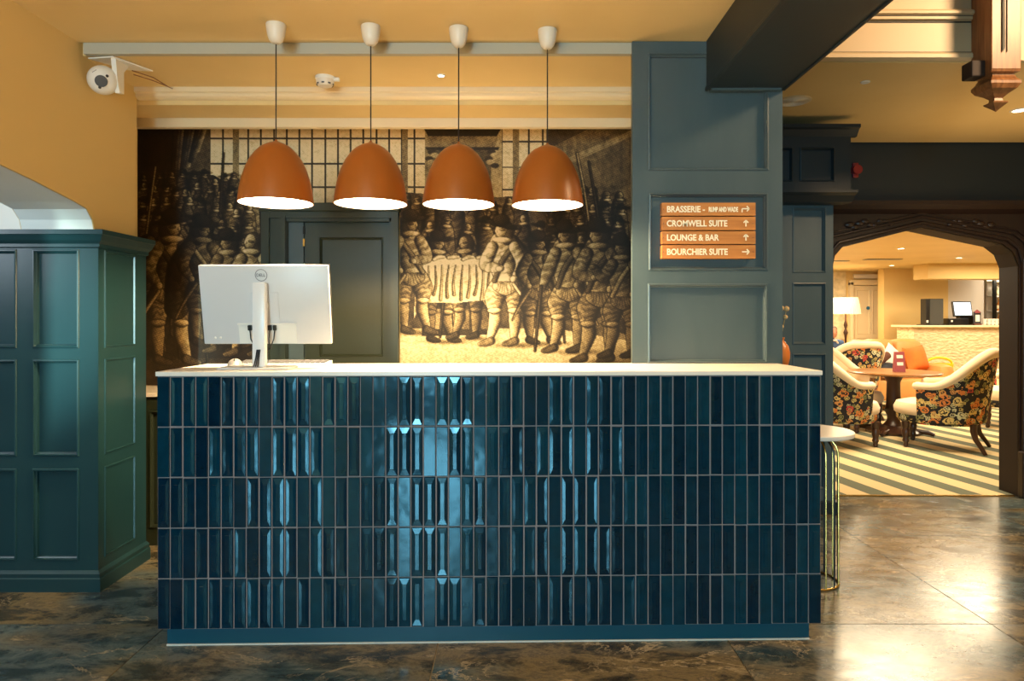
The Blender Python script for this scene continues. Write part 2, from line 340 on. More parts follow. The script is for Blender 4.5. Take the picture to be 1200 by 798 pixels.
def panelling(root, m, O, U, V, W, H, rects, off=(0,0,0), depth=.018, bead=.02, thick=.03, beadmat=None):
    """A framed, recessed panel face: frame mesh, then a panel and a moulding object for each rect (u0,u1,v0,v1)."""
    O = Vector(O); U = Vector(U); V = Vector(V); Nn = U.cross(V)   # outward
    P = lambda u,v,n: O+U*u+V*v+Nn*n
    us = sorted({0,W}|{r[0] for r in rects}|{r[1] for r in rects}); vs = sorted({0,H}|{r[2] for r in rects}|{r[3] for r in rects})
    b = MB(off)
    for i in range(len(us)-1):
        for j in range(len(vs)-1):
            cu, cv = (us[i]+us[i+1])/2, (vs[j]+vs[j+1])/2
            if not any(r[0]<cu<r[1] and r[2]<cv<r[3] for r in rects):
                b.quad(P(us[i],vs[j],0),P(us[i+1],vs[j],0),P(us[i+1],vs[j+1],0),P(us[i],vs[j+1],0))
    for (a,c,d,e) in [((0,0),(W,0),0,0),((W,0),(W,H),0,0),((W,H),(0,H),0,0),((0,H),(0,0),0,0)]:
        b.quad(P(*a,0),P(*c,0),P(*c,-thick),P(*a,-thick))
    b.quad(P(0,0,-thick),P(W,0,-thick),P(W,H,-thick),P(0,H,-thick))
    for u0,u1,v0,v1 in rects:
        q = [(u0,v0),(u1,v0),(u1,v1),(u0,v1)]
        for k in range(4):
            a, c = q[k], q[(k+1)%4]; b.quad(P(*a,0),P(*c,0),P(*c,-depth-.004),P(*a,-depth-.004))
    b.build('frame', m, root)
    for u0,u1,v0,v1 in rects:
        e = .0005
        p = MB(off); q = [(u0+e,v0+e),(u1-e,v0+e),(u1-e,v1-e),(u0+e,v1-e)]
        p.add([P(*a,-depth) for a in q]+[P(*a,-depth-.006) for a in q], [(0,1,2,3),(7,6,5,4),(0,4,5,1),(1,5,6,2),(2,6,7,3),(3,7,4,0)])
        pn_ = p.build('panel', m, root)
        r = MB(off); prof = [(0.0,0.0),(0.003,0.005),(bead*.45,0.006),(bead*.6,-.004),(bead*.85,-.008),(bead,-depth)]
        rings = []
        for ins, n in prof:
            rings.append([P(u0+ins,v0+ins,n),P(u1-ins,v0+ins,n),P(u1-ins,v1-ins,n),P(u0+ins,v1-ins,n)])
        vv = [x for g in rings for x in g]; ff = []
        for j in range(len(prof)-1):
            for k in range(4): l=(k+1)%4; ff.append((j*4+k,j*4+l,(j+1)*4+l,(j+1)*4+k))
        r.add(vv, ff); r.build('moulding', beadmat or m, pn_)

# ================================================================== THE SETTING
# floor of marble slabs
fl = thing('floor', None, None, (0,0,0), kind='structure')
MB().box(-5.2,4.7,-4.9,5.05,-.06,-.006).build('floor_screed', mat('pale_floor_joint', (.60,.50,.36), .8), fl)
xs = [-1.479+1.18*i for i in range(-4,7)]; ys = [-4.9,-4.19,-3.0,-1.82,-.63,.56,1.75,2.94,4.13,4.72,5.05]
for i in range(len(xs)-1):
    for j in range(len(ys)-1):
        x0,x1 = max(xs[i],-5.2), min(xs[i+1],4.7)
        if x1-x0 < .05: continue
        cx, cy = (x0+x1)/2, (ys[j]+ys[j+1])/2; g = .0026
        o = MB((cx,cy,0)).box(x0+g,x1-g,ys[j]+g,ys[j+1]-g,-.02,0).build('slab', 'marble', fl); o.location = (cx,cy,0)
cp = MB().box(.62,10.58,5.235,12.84,-.008,.004).box(2.365,3.725,5.055,5.235,-.008,.004).build('carpet', 'carpet', label='lounge carpet with cream and olive diagonal stripes', cat='carpet')
MB().box(2.36,3.71,5.035,5.055,-.01,.008).build('trim_threshold', 'gold', kind='structure')
MB().box(.5,10.7,5.06,13.1,-.10,-.012).build('floor_lounge', 'grout', kind='structure')

# ceilings
MB().box(-2.05,1.262,-4.9,3.23,2.62,2.76).build('ceiling', 'cream', kind='structure')
MB().box(-2.7,1.0,3.262,4.42,2.57,2.72).build('ceiling_recess', 'cream', kind='structure')
MB().box(-2.03,.6,3.232,3.262,2.568,2.72).build('trim_ceiling_edge', 'grey_edge', kind='structure')
tb = thing('trim_cornice', None, None, (0,3.8,2.5), kind='structure')
off = (0,3.8,2.5)
MB(off).prism([(3.70,2.57),(3.70,2.545),(3.715,2.54),(3.715,2.525),(3.73,2.515),(3.75,2.512),(3.75,2.57)],0,-2.05,.79).build('picture_rail','cream_gloss',tb)
MB(off).box(-2.41,.79,3.75,4.03,2.487,2.57).build('beam','cream',tb)
MB(off).box(-2.41,.79,3.99,4.035,2.432,2.487,.004).build('lower_moulding','cream_gloss',tb)
MB().box(1.0,4.7,3.47,5.05,2.615,2.75).build('ceiling_corridor', 'cream', kind='structure')
MB().box(1.26,4.7,-4.9,3.60,3.7,3.8).build('ceiling_gallery', 'cream', kind='structure')
# the left wall with its four-centred arch
arch = [(.15,0),(.15,1.74),(.3,1.86),(.7,1.98),(1.6,2.06),(2.4,1.985),(2.73,1.934),(2.93,1.908),(3.05,1.888),(3.2,1.865),(3.29,1.845),(3.335,1.80),(3.355,1.74),(3.36,1.70),(3.36,0)]
wl = MB()
wl.box(-2.41,-2.05,-4.9,.15,0,2.76); 
for (a,b) in zip(arch[1:-1], arch[2:-1]):
    if b[0]>a[0]: wl.prism([a,b,(b[0],2.76),(a[0],2.76)],0,-2.41,-2.05)
wl.box(-2.41,-2.05,3.36,3.73,0,2.76)
wl.build('wall_left', 'wall_cream', kind='structure')
MB().box(-2.42,-2.41,3.73,4.40,0,2.7).build('wall_left_return','wall_cream', kind='structure')
# lining of the arch (white soffit) + bright side room
so = MB()
for (a,b) in zip(arch[:-1], arch[1:]): so.quad((-2.405,a[0]+(-.002 if a[0]>3.3 else 0),a[1]-.003),(-2.054,a[0]+(-.002 if a[0]>3.3 else 0),a[1]-.003),(-2.054,b[0]+(-.002 if b[0]>3.3 else 0),b[1]-.003),(-2.405,b[0]+(-.002 if b[0]>3.3 else 0),b[1]-.003))
so.build('trim_arch_lining','white_wall', kind='structure')
MB().box(-5.2,-2.41,3.5,3.6,0,3).build('wall_side_room','white_wall', kind='structure')
MB().box(-5.3,-5.2,-4.9,3.6,0,3).build('wall_side_room_left','white_wall', kind='structure')
MB().box(-5.2,-2.41,-4.9,3.5,2.76,2.86).build('ceiling_side_room','white_wall', kind='structure')
# back wall around the door
DX0,DX1,DZ = -1.60,-.725,2.03
bw = MB(); bw.box(-2.45,DX0,4.4,4.6,0,2.75); bw.box(DX1,1.3,4.4,4.6,0,2.75); bw.box(DX0,DX1,4.4,4.6,DZ,2.75)
bw.build('wall_back','wall_cream', kind='structure')
MB().box(.80,1.15,3.5,4.4,0,2.75).build('wall_centre','navy', kind='structure')
# walls behind the camera, with the window the daylight comes through
wf = MB(); wf.box(-5.2,-1.46,-5.0,-4.9,0,3.8); wf.box(-.38,4.7,-5.0,-4.9,0,3.8); wf.box(-1.46,-.38,-5.0,-4.9,2.6,3.8)
wf.build('wall_front','wall_cream', kind='structure')
wn = thing('door_3', None, None, (-.92,-4.9,0), kind='structure')
f_ = MB((-.92,-4.9,0))
for x in (-1.46,-.43): f_.box(x,x+.05,-4.96,-4.80,.0,2.6)
for z in (.0,2.56): f_.box(-1.46,-.38,-4.96,-4.80,z,z+.04)
f_.box(-1.41,-.43,-4.92,-4.84,.04,.51); f_.build('door_frame','bluegrey',wn)
MB().box(4.7,4.8,-4.9,5.5,0,3.8).build('wall_right','wall_cream', kind='structure')

# ------------------------------------------------------------------ door in the mural wall
dr = thing('door_1', None, None, (-1.16,4.4,0), kind='structure'); off = (-1.16,4.4,0)
fr = MB(off)
def vframe(b, x0, x1, z1, prof):  # nested steps
    pass
fr.box(DX0,DX0+.05,4.35,4.5,0,DZ-.0); fr.box(DX0+.05,DX0+.125,4.375,4.5,0,DZ-.05); fr.box(DX0+.125,DX0+.155,4.345,4.5,0,DZ-.05)
fr.box(DX1-.045,DX1,4.35,4.5,0,DZ); fr.box(DX1-.06,DX1-.045,4.37,4.5,0,DZ-.05)
fr.box(DX0-.01,DX1+.01,4.335,4.5,DZ-.035,DZ+.02,.006); fr.box(DX0,DX1,4.355,4.5,DZ-.075,DZ-.035); fr.box(DX0+.125,DX1-.045,4.37,4.5,DZ-.095,DZ-.075)
fr.build('door_frame','door',dr)
MB(off).box(DX0+.155,DX0+.25,4.42,4.5,0,DZ-.095).build('side_board','bluegrey',dr)
lf = MB(off); X0,X1 = DX0+.255,DX1-.06
panelling(dr,'door',(X0,4.43,.0),(1,0,0),(0,0,1),X1-X0,DZ-.095,[(.095,X1-X0-.05,1.115-.05,1.84),(.095,X1-X0-.05,.2,.95)],off=off,depth=.014,bead=.016)
for z in (1.86,1.78,1.2):
    MB(off).box(X0-.008,X0+.004,4.415,4.43,z,z+.05).build('hinge','gold' if z<1.8 else 'blackmetal',dr)
MB((X1-.04,4.40,1.0)).tube([(X1-.03,4.43,1.0),(X1-.03,4.39,1.0),(X1-.13,4.385,1.0)],.009).build('handle','gold',dr,smooth=True).location = Vector((X1-.04,4.40,1.0))-Vector(off)

# ------------------------------------------------------------------ the printed mural (a generic sepia gathering)
PX0,PX1,PY0,PY1 = 142.0,741.0,146.0,452.0; S = 1.35
GW, GH = int((PX1-PX0)*S), int((PY1-PY0)*S)
rng = np.random.RandomState(3)
def smooth_noise(h, w_, step, seed):
    r = np.random.RandomState(seed); gh, gw = int(h/step)+3, int(w_/step)+3; g = r.rand(gh, gw)
    y = np.arange(h)/step; x = np.arange(w_)/step; yi = y.astype(int); xi = x.astype(int); fy = (y-yi)[:,None]; fx = (x-xi)[None,:]
    fy = fy*fy*(3-2*fy); fx = fx*fx*(3-2*fx)
    a = g[yi][:,xi]; b_ = g[yi][:,xi+1]; c = g[yi+1][:,xi]; d = g[yi+1][:,xi+1]
    return (a*(1-fx)+b_*fx)*(1-fy)+(c*(1-fx)+d*fx)*fy
nz = sum(smooth_noise(GH,GW,st,i)*wt for i,(st,wt) in enumerate([(60,.35),(26,.25),(11,.2),(5,.2)]))
nf = smooth_noise(GH,GW,2.2,91); nm = smooth_noise(GH,GW,7,92)
XX, YY = np.meshgrid(PX0+np.arange(GW)/S, PY0+np.arange(GH)/S)
A = np.full((GH,GW), .30)
def sm(t): t = np.clip(t,0,1); return t*t*(3-2*t)
def win(x0,x1,y0,y1):
    return (slice(int(max(0,(y0-PY0)*S-1)),int(max(0,min(GH,(y1-PY0)*S+2)))),slice(int(max(0,(x0-PX0)*S-1)),int(max(0,min(GW,(x1-PX0)*S+2)))))
def lay(w_, mask, val):
    A[w_] = A[w_]*(1-mask)+val*mask
def put(mask, val, rough=.35):
    global A
    v = val*(1+rough*(nz-.5)*2) if np.isscalar(val) else val
    A = A*(1-mask)+v*mask
def ell(cx, cy, rx, ry, val, soft=1.2, rot=0, rough=.35, shade=0):
    w_ = win(cx-max(rx,ry)-3,cx+max(rx,ry)+3,cy-max(rx,ry)-3,cy+max(rx,ry)+3); X_=XX[w_]; Y_=YY[w_]
    c, s_ = math.cos(rot), math.sin(rot); x = (X_-cx)*c+(Y_-cy)*s_; y = -(X_-cx)*s_+(Y_-cy)*c
    d = np.sqrt((x/rx)**2+(y/ry)**2); m = sm((1-d)*min(rx,ry)/soft+.5)
    v = val*(1-shade*np.clip(x/rx,-1,1)) if shade else val
    lay(w_, m, v*(1+rough*(nz[w_]-.5)*2))
def cap(x0,y0,x1,y1,r0,r1,val, soft=1.2, rough=.4, shade=.35):
    dx, dy = x1-x0, y1-y0; L2 = dx*dx+dy*dy+1e-6
    t = np.clip(((XX-x0)*dx+(YY-y0)*dy)/L2,0,1); px, py = XX-(x0+t*dx), YY-(y0+t*dy)
    r = r0+(r1-r0)*t; d = np.sqrt(px*px+py*py); m = sm((r-d)/soft+.5)
    side = (px*dy-py*dx)/math.sqrt(L2)/np.maximum(r,.5)
    v = val*(1+shade*np.clip(side,-1,1)); v = v*(1+.35*np.sin(t*14+nz*9)*.5)
    put(m, v*(1+rough*(nz-.5)*2), 0)
def poly(pts, val, soft=1.0, rough=.35):
    inside = np.zeros_like(XX, bool); n = len(pts)
    for i in range(n):
        (xa,ya),(xb,yb) = pts[i],pts[(i+1)%n]
        if ya == yb: continue
        c = ((ya>YY)!=(yb>YY)) & (XX < (xb-xa)*(YY-ya)/(yb-ya)+xa); inside ^= c
    put(inside.astype(float), val, rough)
# masses: dark left, bright middle, dark right, pale floor
A = .13+.42*np.exp(-((XX-560)/120)**2)*(.6+.4*sm((YY-200)/120))+.02*(nz-.5)
A = A*(.6+.8*nz)
fm = sm((YY-388+ (XX-470)*.02)/8)*sm((XX-300)/120); put(fm, .60-.30*np.clip((YY-400)/50,0,1)*nz-.25*sm((XX-640)/90)+.1*(nz-.5), .2)
put(sm((YY-392)/25)*(1-sm((XX-300)/60)), .085, .6)
# leaded windows with diamond quarries
def lat(x0,x1,y0,y1,val,pitch,rows):
    m = ((XX>x0)&(XX<x1)&(YY>y0)&(YY<y1)).astype(float)
    dia = .5+.5*np.minimum(np.abs(np.sin((XX+YY)*1.15)),np.abs(np.sin((XX-YY)*1.15)))
    v = val*(.45+.9*dia)*(.85+.3*nz)
    bx = np.abs(((XX-x0)%pitch)-pitch/2) > pitch/2-1.1; v = np.where(bx, .10, v)
    for r in rows: v = np.where(np.abs(YY-r)<1.1, .10, v)
    put(m, v, 0)
lat(246,498,146,246,.62,15,(162,192,219)); lat(588,640,146,232,.55,16,(166,196,222))
for x in (276,474,604): poly([(x-3,146),(x+4,146),(x+4,236),(x-3,236)], .26)
# carved canopy / chimneypiece between the windows
poly([(494,146),(590,146),(582,160),(502,160)], .06); poly([(500,160),(584,160),(580,172),(504,172)], .26); poly([(498,172),(586,172),(584,176),(500,176)], .08)
poly([(508,176),(576,176),(576,300),(508,300)], .17)
for x in (506,576):
    for k in range(5): ell(x+4*math.sin(k*2), 178+k*4, 5, 3, .40 if k%2 else .10)
# panelled wall on the right, curtain and dark wall on the left
for x in range(642,745,11): poly([(x,150+(x-642)*.1),(x+7,150+(x-642)*.1),(x+7,260),(x,260)], .20, rough=.6)
poly([(640,196),(741,152),(741,160),(640,204)], .30); poly([(640,146),(700,146),(640,176)], .12)
poly([(142,146),(205,146),(205,240),(142,250)], .035, rough=.6)
for k in range(9): cap(206+k*4.4,146,196+k*5.6-(k-3)*2,224-k*6,3.0,3.2,.05+.07*(k%3), shade=.8)
# background crowd and standing figures, drawn as an engraver would: dark contour, lit side, folds
def limb(pts, rs, val, fa=1, folds=5, soft=1.1):
    """a smooth tapered limb through pts with dark outline, side light and cloth folds."""
    P_ = []; R_ = []
    n = len(pts)
    for i in range(n-1):
        for t in np.linspace(0,1,5,endpoint=(i==n-2)):
            p0 = np.array(pts[max(i-1,0)],float); p1 = np.array(pts[i],float); p2 = np.array(pts[i+1],float); p3 = np.array(pts[min(i+2,n-1)],float)
            P_.append(.5*((2*p1)+(-p0+p2)*t+(2*p0-5*p1+4*p2-p3)*t*t+(-p0+3*p1-3*p2+p3)*t**3)); R_.append(rs[i]*(1-t)+rs[i+1]*t)
    x0 = min(p[0] for p in P_)-max(R_)-4; x1 = max(p[0] for p in P_)+max(R_)+4; y0 = min(p[1] for p in P_)-max(R_)-4; y1 = max(p[1] for p in P_)+max(R_)+4
    w_ = win(x0,x1,y0,y1); X_ = XX[w_]; Y_ = YY[w_]; nz_ = nz[w_]
    if X_.size == 0: return
    best = np.full_like(X_, 1e9); side = np.zeros_like(X_); al = np.zeros_like(X_)
    for i in range(len(P_)-1):
        (xa,ya),(xb,yb) = P_[i],P_[i+1]; dx,dy = xb-xa,yb-ya; L2 = dx*dx+dy*dy+1e-6
        t = np.clip(((X_-xa)*dx+(Y_-ya)*dy)/L2,0,1); px,py = X_-(xa+t*dx),Y_-(ya+t*dy); r = R_[i]+(R_[i+1]-R_[i])*t
        d = np.sqrt(px*px+py*py)/np.maximum(r,.4); q = d<best; best = np.where(q,d,best); side = np.where(q,px/np.maximum(r,.4),side); al = np.where(q,i+t,al)
    rm = max(rs); e = soft/rm
    lay(w_, sm((1+1.6*e-best)/e)*.75, val*.16)
    sh = np.clip(.72+.55*side*fa-.25*best**2, .12, 1.35)
    fo = 1+.30*np.sin(al*folds*.55+side*2.2+nm[w_]*5)*(1 if folds else 0)
    lay(w_, sm((1-best)/e+.5), val*sh*fo*(1+.5*(nz_-.5)))
def blob(cx,cy,rx,ry,val,fa=1,rot=0,soft=1.1,out=True):
    w_ = win(cx-max(rx,ry)-4,cx+max(rx,ry)+4,cy-max(rx,ry)-4,cy+max(rx,ry)+4); X_=XX[w_]; Y_=YY[w_]
    if X_.size == 0: return
    c,s_ = math.cos(rot),math.sin(rot); x = (X_-cx)*c+(Y_-cy)*s_; y = -(X_-cx)*s_+(Y_-cy)*c
    d = np.sqrt((x/rx)**2+(y/ry)**2); e = soft/min(rx,ry)
    if out: lay(w_, sm((1+1.4*e-d)/e)*.6, val*.15)
    lay(w_, sm((1-d)/e+.5), val*np.clip(.8+.45*x/rx*fa-.25*y/ry-.2*d*d,.1,1.4)*(1+.5*(nz[w_]-.5)))
def face(x,y,u,lit,fa=1,hat=1,dark=.05,hair=True):
    tilt = .15*math.sin(x*3.1)
    if hair: blob(x-.14*u*fa,y+.10*u,.58*u,.68*u,lit*.25,fa); blob(x-.30*u*fa,y+.55*u,.34*u,.42*u,lit*.20,fa,out=False)
    blob(x+.06*u*fa,y,.34*u,.48*u,lit,fa,tilt,out=False)
    blob(x+.02*u*fa,y-.02*u,.22*u,.10*u,lit*.45,fa,tilt,.9,False); blob(x-.02*u*fa,y+.26*u,.2*u,.12*u,lit*.6,fa,tilt,.9,False); blob(x+.36*u*fa,y+.06*u,.08*u,.12*u,lit*1.1,fa,0,.9,False)
    blob(x,y+.62*u,.55*u,.17*u,lit*1.15,fa,tilt*.5)
    if hat == 1: blob(x,y-.34*u,.98*u,.19*u,dark,fa,tilt-.12*fa); blob(x-.05*u,y-.62*u,.5*u,.36*u,dark*1.3,fa,tilt)
    if hat == 2: blob(x,y-.36*u,.44*u,.30*u,lit*.5,fa,tilt); blob(x+.1*u*fa,y-.24*u,.5*u,.08*u,lit*.8,fa,tilt)
def bust(x,y,s_,lit,hat,fa=1):
    u = 9*s_
    limb([(x-.1*u,y+.8*u),(x-.15*u,y+1.9*u),(x-.1*u,y+6.5*u)],[.75*u,1.1*u,1.3*u],lit*.42,fa,9)
    if int(x*7)%3==0: limb([(x+.6*u*fa,y+1.2*u),(x+1.1*u*fa,y+2.0*u),(x+1.5*u*fa,y+1.2*u)],[.3*u,.26*u,.16*u],lit*.6,fa,4)
    face(x,y,u,lit,fa,hat,.03)
poly([(160,200),(250,205),(306,236),(306,420),(160,420)],.05,rough=.9); poly([(472,225),(560,232),(640,228),(741,215),(741,400),(650,385),(472,385)],.17,rough=.9)
for row,(yb,s_,n) in enumerate([(206,.60,12),(222,.72,11),(239,.82,10),(257,.92,9),(282,1.1,7),(312,1.25,6)]):
    for i in range(n):
        x = 168+i*(140/n)+rng.uniform(-3,3); bust(x,yb+rng.uniform(-5,5)+max(0,(x-240))*.14,s_,rng.uniform(.24,.60)*(.6+.005*(x-160)),rng.randint(0,3),rng.choice([-1,1]))
for i in range(10): bust(476+i*15+rng.uniform(-3,3),236+rng.uniform(-8,8),.72,rng.uniform(.34,.55),rng.randint(0,3),rng.choice([-1,1]))
for i in range(8): bust(480+i*22+rng.uniform(-3,3),262+rng.uniform(-6,6),1.0,rng.uniform(.36,.6),rng.randint(0,3),rng.choice([-1,1]))
for row in range(6):
    for i in range(6): bust(650+i*15+rng.uniform(-4,4),226+row*17+rng.uniform(-4,4),.85,rng.uniform(.22,.50),rng.randint(0,3),rng.choice([-1,1]))
limb([(182,196),(176,240),(168,300)],[.9,.9,.9],.36,1,0); limb([(262,180),(260,215),(258,250)],[.8,.8,.8],.10,1,0); limb([(676,180),(684,220),(690,262)],[1,1,1],.40,1,0); limb([(690,190),(696,225),(702,262)],[.8,.8,.8],.12,1,0)
def figure(x, yf, H, lit, dark, fa=1, hat=1, arm=0, cloak=False):
    """a gentleman in doublet, breeches and stockings; yf feet line, H height in pixels; weight on one leg."""
    u = H/8.2; ht = yf-H; L_ = lit; sw = .22*u*math.sin(x*1.7)
    hipx = x-sw; 
    put(sm(1-np.sqrt(((XX-x-u*.9)/(2.6*u))**2+((YY-yf-.05*u)/(.3*u))**2))*.7, .08, .3)
    if cloak:
        limb([(x-.5*u*fa,ht+1.7*u),(x-1.35*u*fa,ht+3.4*u),(x-1.6*u*fa,ht+5.8*u)],[.55*u,.85*u,.75*u],dark*1.6,fa,7)
    for sgn,k in ((-fa,.72),(fa,1.0)):
        hx=hipx+sgn*.36*u; kx=hipx+sgn*(.55+.18*(sgn==fa))*u; fx=hipx+sgn*(.60+.35*(sgn==fa))*u+(.1*u*fa)
        limb([(kx,yf-2.3*u),(kx-.04*u*fa,yf-1.55*u),(fx,yf-.35*u)],[.34*u,.40*u,.19*u],L_*k*1.05,fa,0)
        limb([(fx-.1*u*fa,yf-.25*u),(fx+.25*u*fa,yf-.12*u),(fx+.62*u*fa,yf-.05*u)],[.22*u,.20*u,.12*u],L_*k*.55,fa,0)
        limb([(hx,ht+4.35*u),((hx+kx)/2+sgn*.15*u,ht+5.1*u),(kx,yf-2.35*u)],[.60*u,.66*u,.40*u],L_*k*.78,fa,7)
        blob(kx,yf-2.2*u,.42*u,.16*u,L_*k*1.2,fa)
    limb([(x-.05*u,ht+1.75*u),(x+.05*u*fa,ht+2.8*u),(hipx,ht+4.0*u)],[.80*u,.88*u,.66*u],L_*.95,fa,5)
    limb([(hipx-.55*u,ht+4.45*u),(hipx,ht+4.6*u),(hipx+.55*u,ht+4.45*u)],[.3*u,.42*u,.3*u],L_*.8,fa,9)
    limb([(x-.62*u*fa,ht+1.9*u),(x+.1*u*fa,ht+2.9*u),(hipx+.72*u*fa,ht+4.1*u)],[.13*u,.15*u,.13*u],dark*2.2 if L_>.3 else L_*1.5,fa,0)
    limb([(hipx-.5*u*fa,ht+4.3*u),(hipx-1.3*u*fa,ht+5.5*u),(hipx-1.8*u*fa,ht+6.5*u)],[.09*u,.08*u,.05*u],L_*.9,fa,0)
    limb([(x-.72*u*fa,ht+1.95*u),(x-1.2*u*fa,ht+3.0*u),(x-.72*u*fa,ht+3.9*u)],[.36*u,.40*u,.20*u],L_*.75,fa,6); blob(x-.62*u*fa,ht+4.0*u,.17*u,.19*u,L_*1.1,fa)
    if arm == 1: P=[(x+.7*u*fa,ht+1.95*u),(x+1.35*u*fa,ht+2.75*u),(x+1.95*u*fa,ht+2.1*u)]
    elif arm == 2: P=[(x+.7*u*fa,ht+1.95*u),(x+1.1*u*fa,ht+3.05*u),(x+.15*u*fa,ht+3.3*u)]
    else: P=[(x+.7*u*fa,ht+1.95*u),(x+1.15*u*fa,ht+3.1*u),(x+1.5*u*fa,ht+4.1*u)]
    limb(P,[.36*u,.42*u,.19*u],L_,fa,6); h_=P[2]; blob(h_[0]+.12*u*fa,h_[1]+(.05*u if arm else .18*u),.20*u,.16*u,L_*1.2,fa,.4)
    if arm == 0: limb([(h_[0]+.1*u*fa,h_[1]),(h_[0]+.3*u*fa,h_[1]+2*u),(h_[0]+.5*u*fa,yf-.05*u)],[.08*u,.07*u,.06*u],dark*1.5,fa,0)
    face(x+.08*u*fa,ht+.85*u,u*1.02,L_*1.12,fa,hat,dark*.6)
# table with cloth
poly([(496,306),(570,304),(574,392),(494,394)], .10, rough=.5)
for k in range(7): poly([(498+k*11,362),(506+k*11,362),(506+k*11,386),(498+k*11,386)], .22+.1*(k%2))
figure(512,400,128,.34,.10,1,1,2); figure(546,396,124,.38,.10,-1,0,0)
poly([(488,309),(576,307),(580,350),(534,355),(492,354),(485,374)], .62, rough=.6)
for k in range(11): limb([(494+k*8,311),(493+k*8+2*math.sin(k),332),(492+k*8,351-(k%3)*3)],[.5,.9,1.3],.36+.14*(k%2),1,0)
poly([(486,303),(580,301),(582,309),(484,311)], .72)
for k in range(4): limb([(508+k*17,304-k%2*2),(514+k*17,301),(520+k*17,301)],[1.5,2,1.4],.8,1,0)
figure(590,404,150,.80,.12,-1,1,2,True); figure(480,390,142,.46,.14,1,1,2); figure(630,402,130,.34,.09,1,1,0)
figure(664,412,152,.42,.10,-1,1,0); figure(702,424,166,.32,.07,-1,1,2,True); figure(730,418,142,.22,.06,-1,1,1)
figure(174,420,150,.14,.05,1,0,0,True); figure(200,426,178,.36,.06,1,1,0); figure(236,404,150,.24,.06,1,1,1,True); figure(268,412,142,.36,.08,-1,1,2); figure(296,416,148,.46,.10,-1,0,2)
# engraver's hatching
h1 = np.sin((XX*.8+YY*1.7)*1.5+nz*9); h2 = np.sin((XX*1.6-YY*.9)*1.5+nm*4)
dk = 1-np.clip(A/.6,0,1)
A = A*(1+.22*h1*(.35+dk)+.16*h2*dk+.40*(nf-.5)+.45*(nm-.5)*(.35+.65*dk))
A = np.clip(A*1.5-.01,0.006,1.0)
stops = np.array([0,.12,.3,.5,.7,1.0])
cr = np.interp(A,stops,[.004,.022,.11,.30,.50,.74]); cg = np.interp(A,stops,[.003,.014,.072,.21,.38,.60]); cb = np.interp(A,stops,[.002,.007,.030,.085,.18,.36])
D_M = 4.394
vx = (XX-600)/F*D_M; vz = 1.32+(372-YY)/F*D_M
verts = np.stack([vx, np.zeros_like(vx), vz-1.3], -1).reshape(-1,3).astype(np.float32)
ii, jj = np.meshgrid(np.arange(GH-1), np.arange(GW-1), indexing='ij')
cxm = vx[:-1,:-1]; czm = vz[:-1,:-1]; keep = ~((cxm>DX0-.0)&(cxm<DX1-.0)&(czm<DZ))
a = (ii*GW+jj)[keep]; quads = np.stack([a, a+GW, a+GW+1, a+1], -1).astype(np.int32)
me = bpy.data.meshes.new('mural'); me.vertices.add(len(verts)); me.vertices.foreach_set('co', verts.ravel())
me.loops.add(quads.size); me.loops.foreach_set('vertex_index', quads.ravel())
me.polygons.add(len(quads)); me.polygons.foreach_set('loop_start', np.arange(0,quads.size,4,dtype=np.int32)); me.polygons.foreach_set('loop_total', np.full(len(quads),4,np.int32))
me.update(calc_edges=True)
ca = me.color_attributes.new('print', 'FLOAT_COLOR', 'POINT')
ca.data.foreach_set('color', np.stack([cr,cg,cb,np.ones_like(cr)],-1).reshape(-1).astype(np.float32))
me.materials.append(M['mural']); mo = bpy.data.objects.new('mural', me); COL.objects.link(mo); mo.location = (0,D_M,1.3)
tag(mo, 'large sepia wall mural of figures in old dress behind the desk', 'mural')

# ------------------------------------------------------------------ panelled pillar beside the desk
PY_ = 3.21
pl = thing('panelled_pillar', 'grey-blue panelled pillar standing behind the desk, bearing the direction signs', 'pillar', (.914,PY_,0)); off = (.914,PY_,0)
def pz(y, d): return 1.32+(372-y)/F*d
def pxx(x, d): return (x-600)/F*d
d = PY_; X0 = pxx(741,d); X1 = pxx(917,d); Wd = X1-X0
rects = [(pxx(a,d)-X0,pxx(b_,d)-X0,pz(c,d),pz(e,d)) for a,b_,c,e in ((759,901,200,62),(760,900,317,226),(759,900,426,332))]
rects.append((rects[0][0],rects[0][1],.15,.98))
panelling(pl,'bluegrey',(X0,d,0),(1,0,0),(0,0,1),Wd,2.618,rects,off=off,depth=.02,bead=.018,thick=.035)
MB(off).box(X0+.07,X1-.005,d+.036,3.5,0,2.618).build('core','navy',pl)
for i in range(0): pass
# soffit beam running towards the camera
bm_ = thing('ceiling_beam', 'dark navy boxed beam running from the pillar top towards the viewer', 'beam', (1.08,1.5,2.39)); off = (1.08,1.5,2.39)
MB(off).box(.914,1.262,-4.88,PY_-.002,2.39,2.62).build('beam_casing','navy',bm_)
MB(off).box(1.262,1.275,-4.88,PY_-.002,2.39,3.7).build('side_board','navy',bm_)
MB(off).box(.906,.922,-4.88,PY_-.002,2.384,2.402,.003).build('edge_bead','navy',bm_)
MB(off).box(.93,1.255,3.18,PY_-.002,2.38,2.39).build('pillar_cap','bluegrey',bm_)
MB(off).box(1.268,1.282,-4.88,PY_-.002,2.384,2.402,.003).build('edge_bead','navy',bm_)

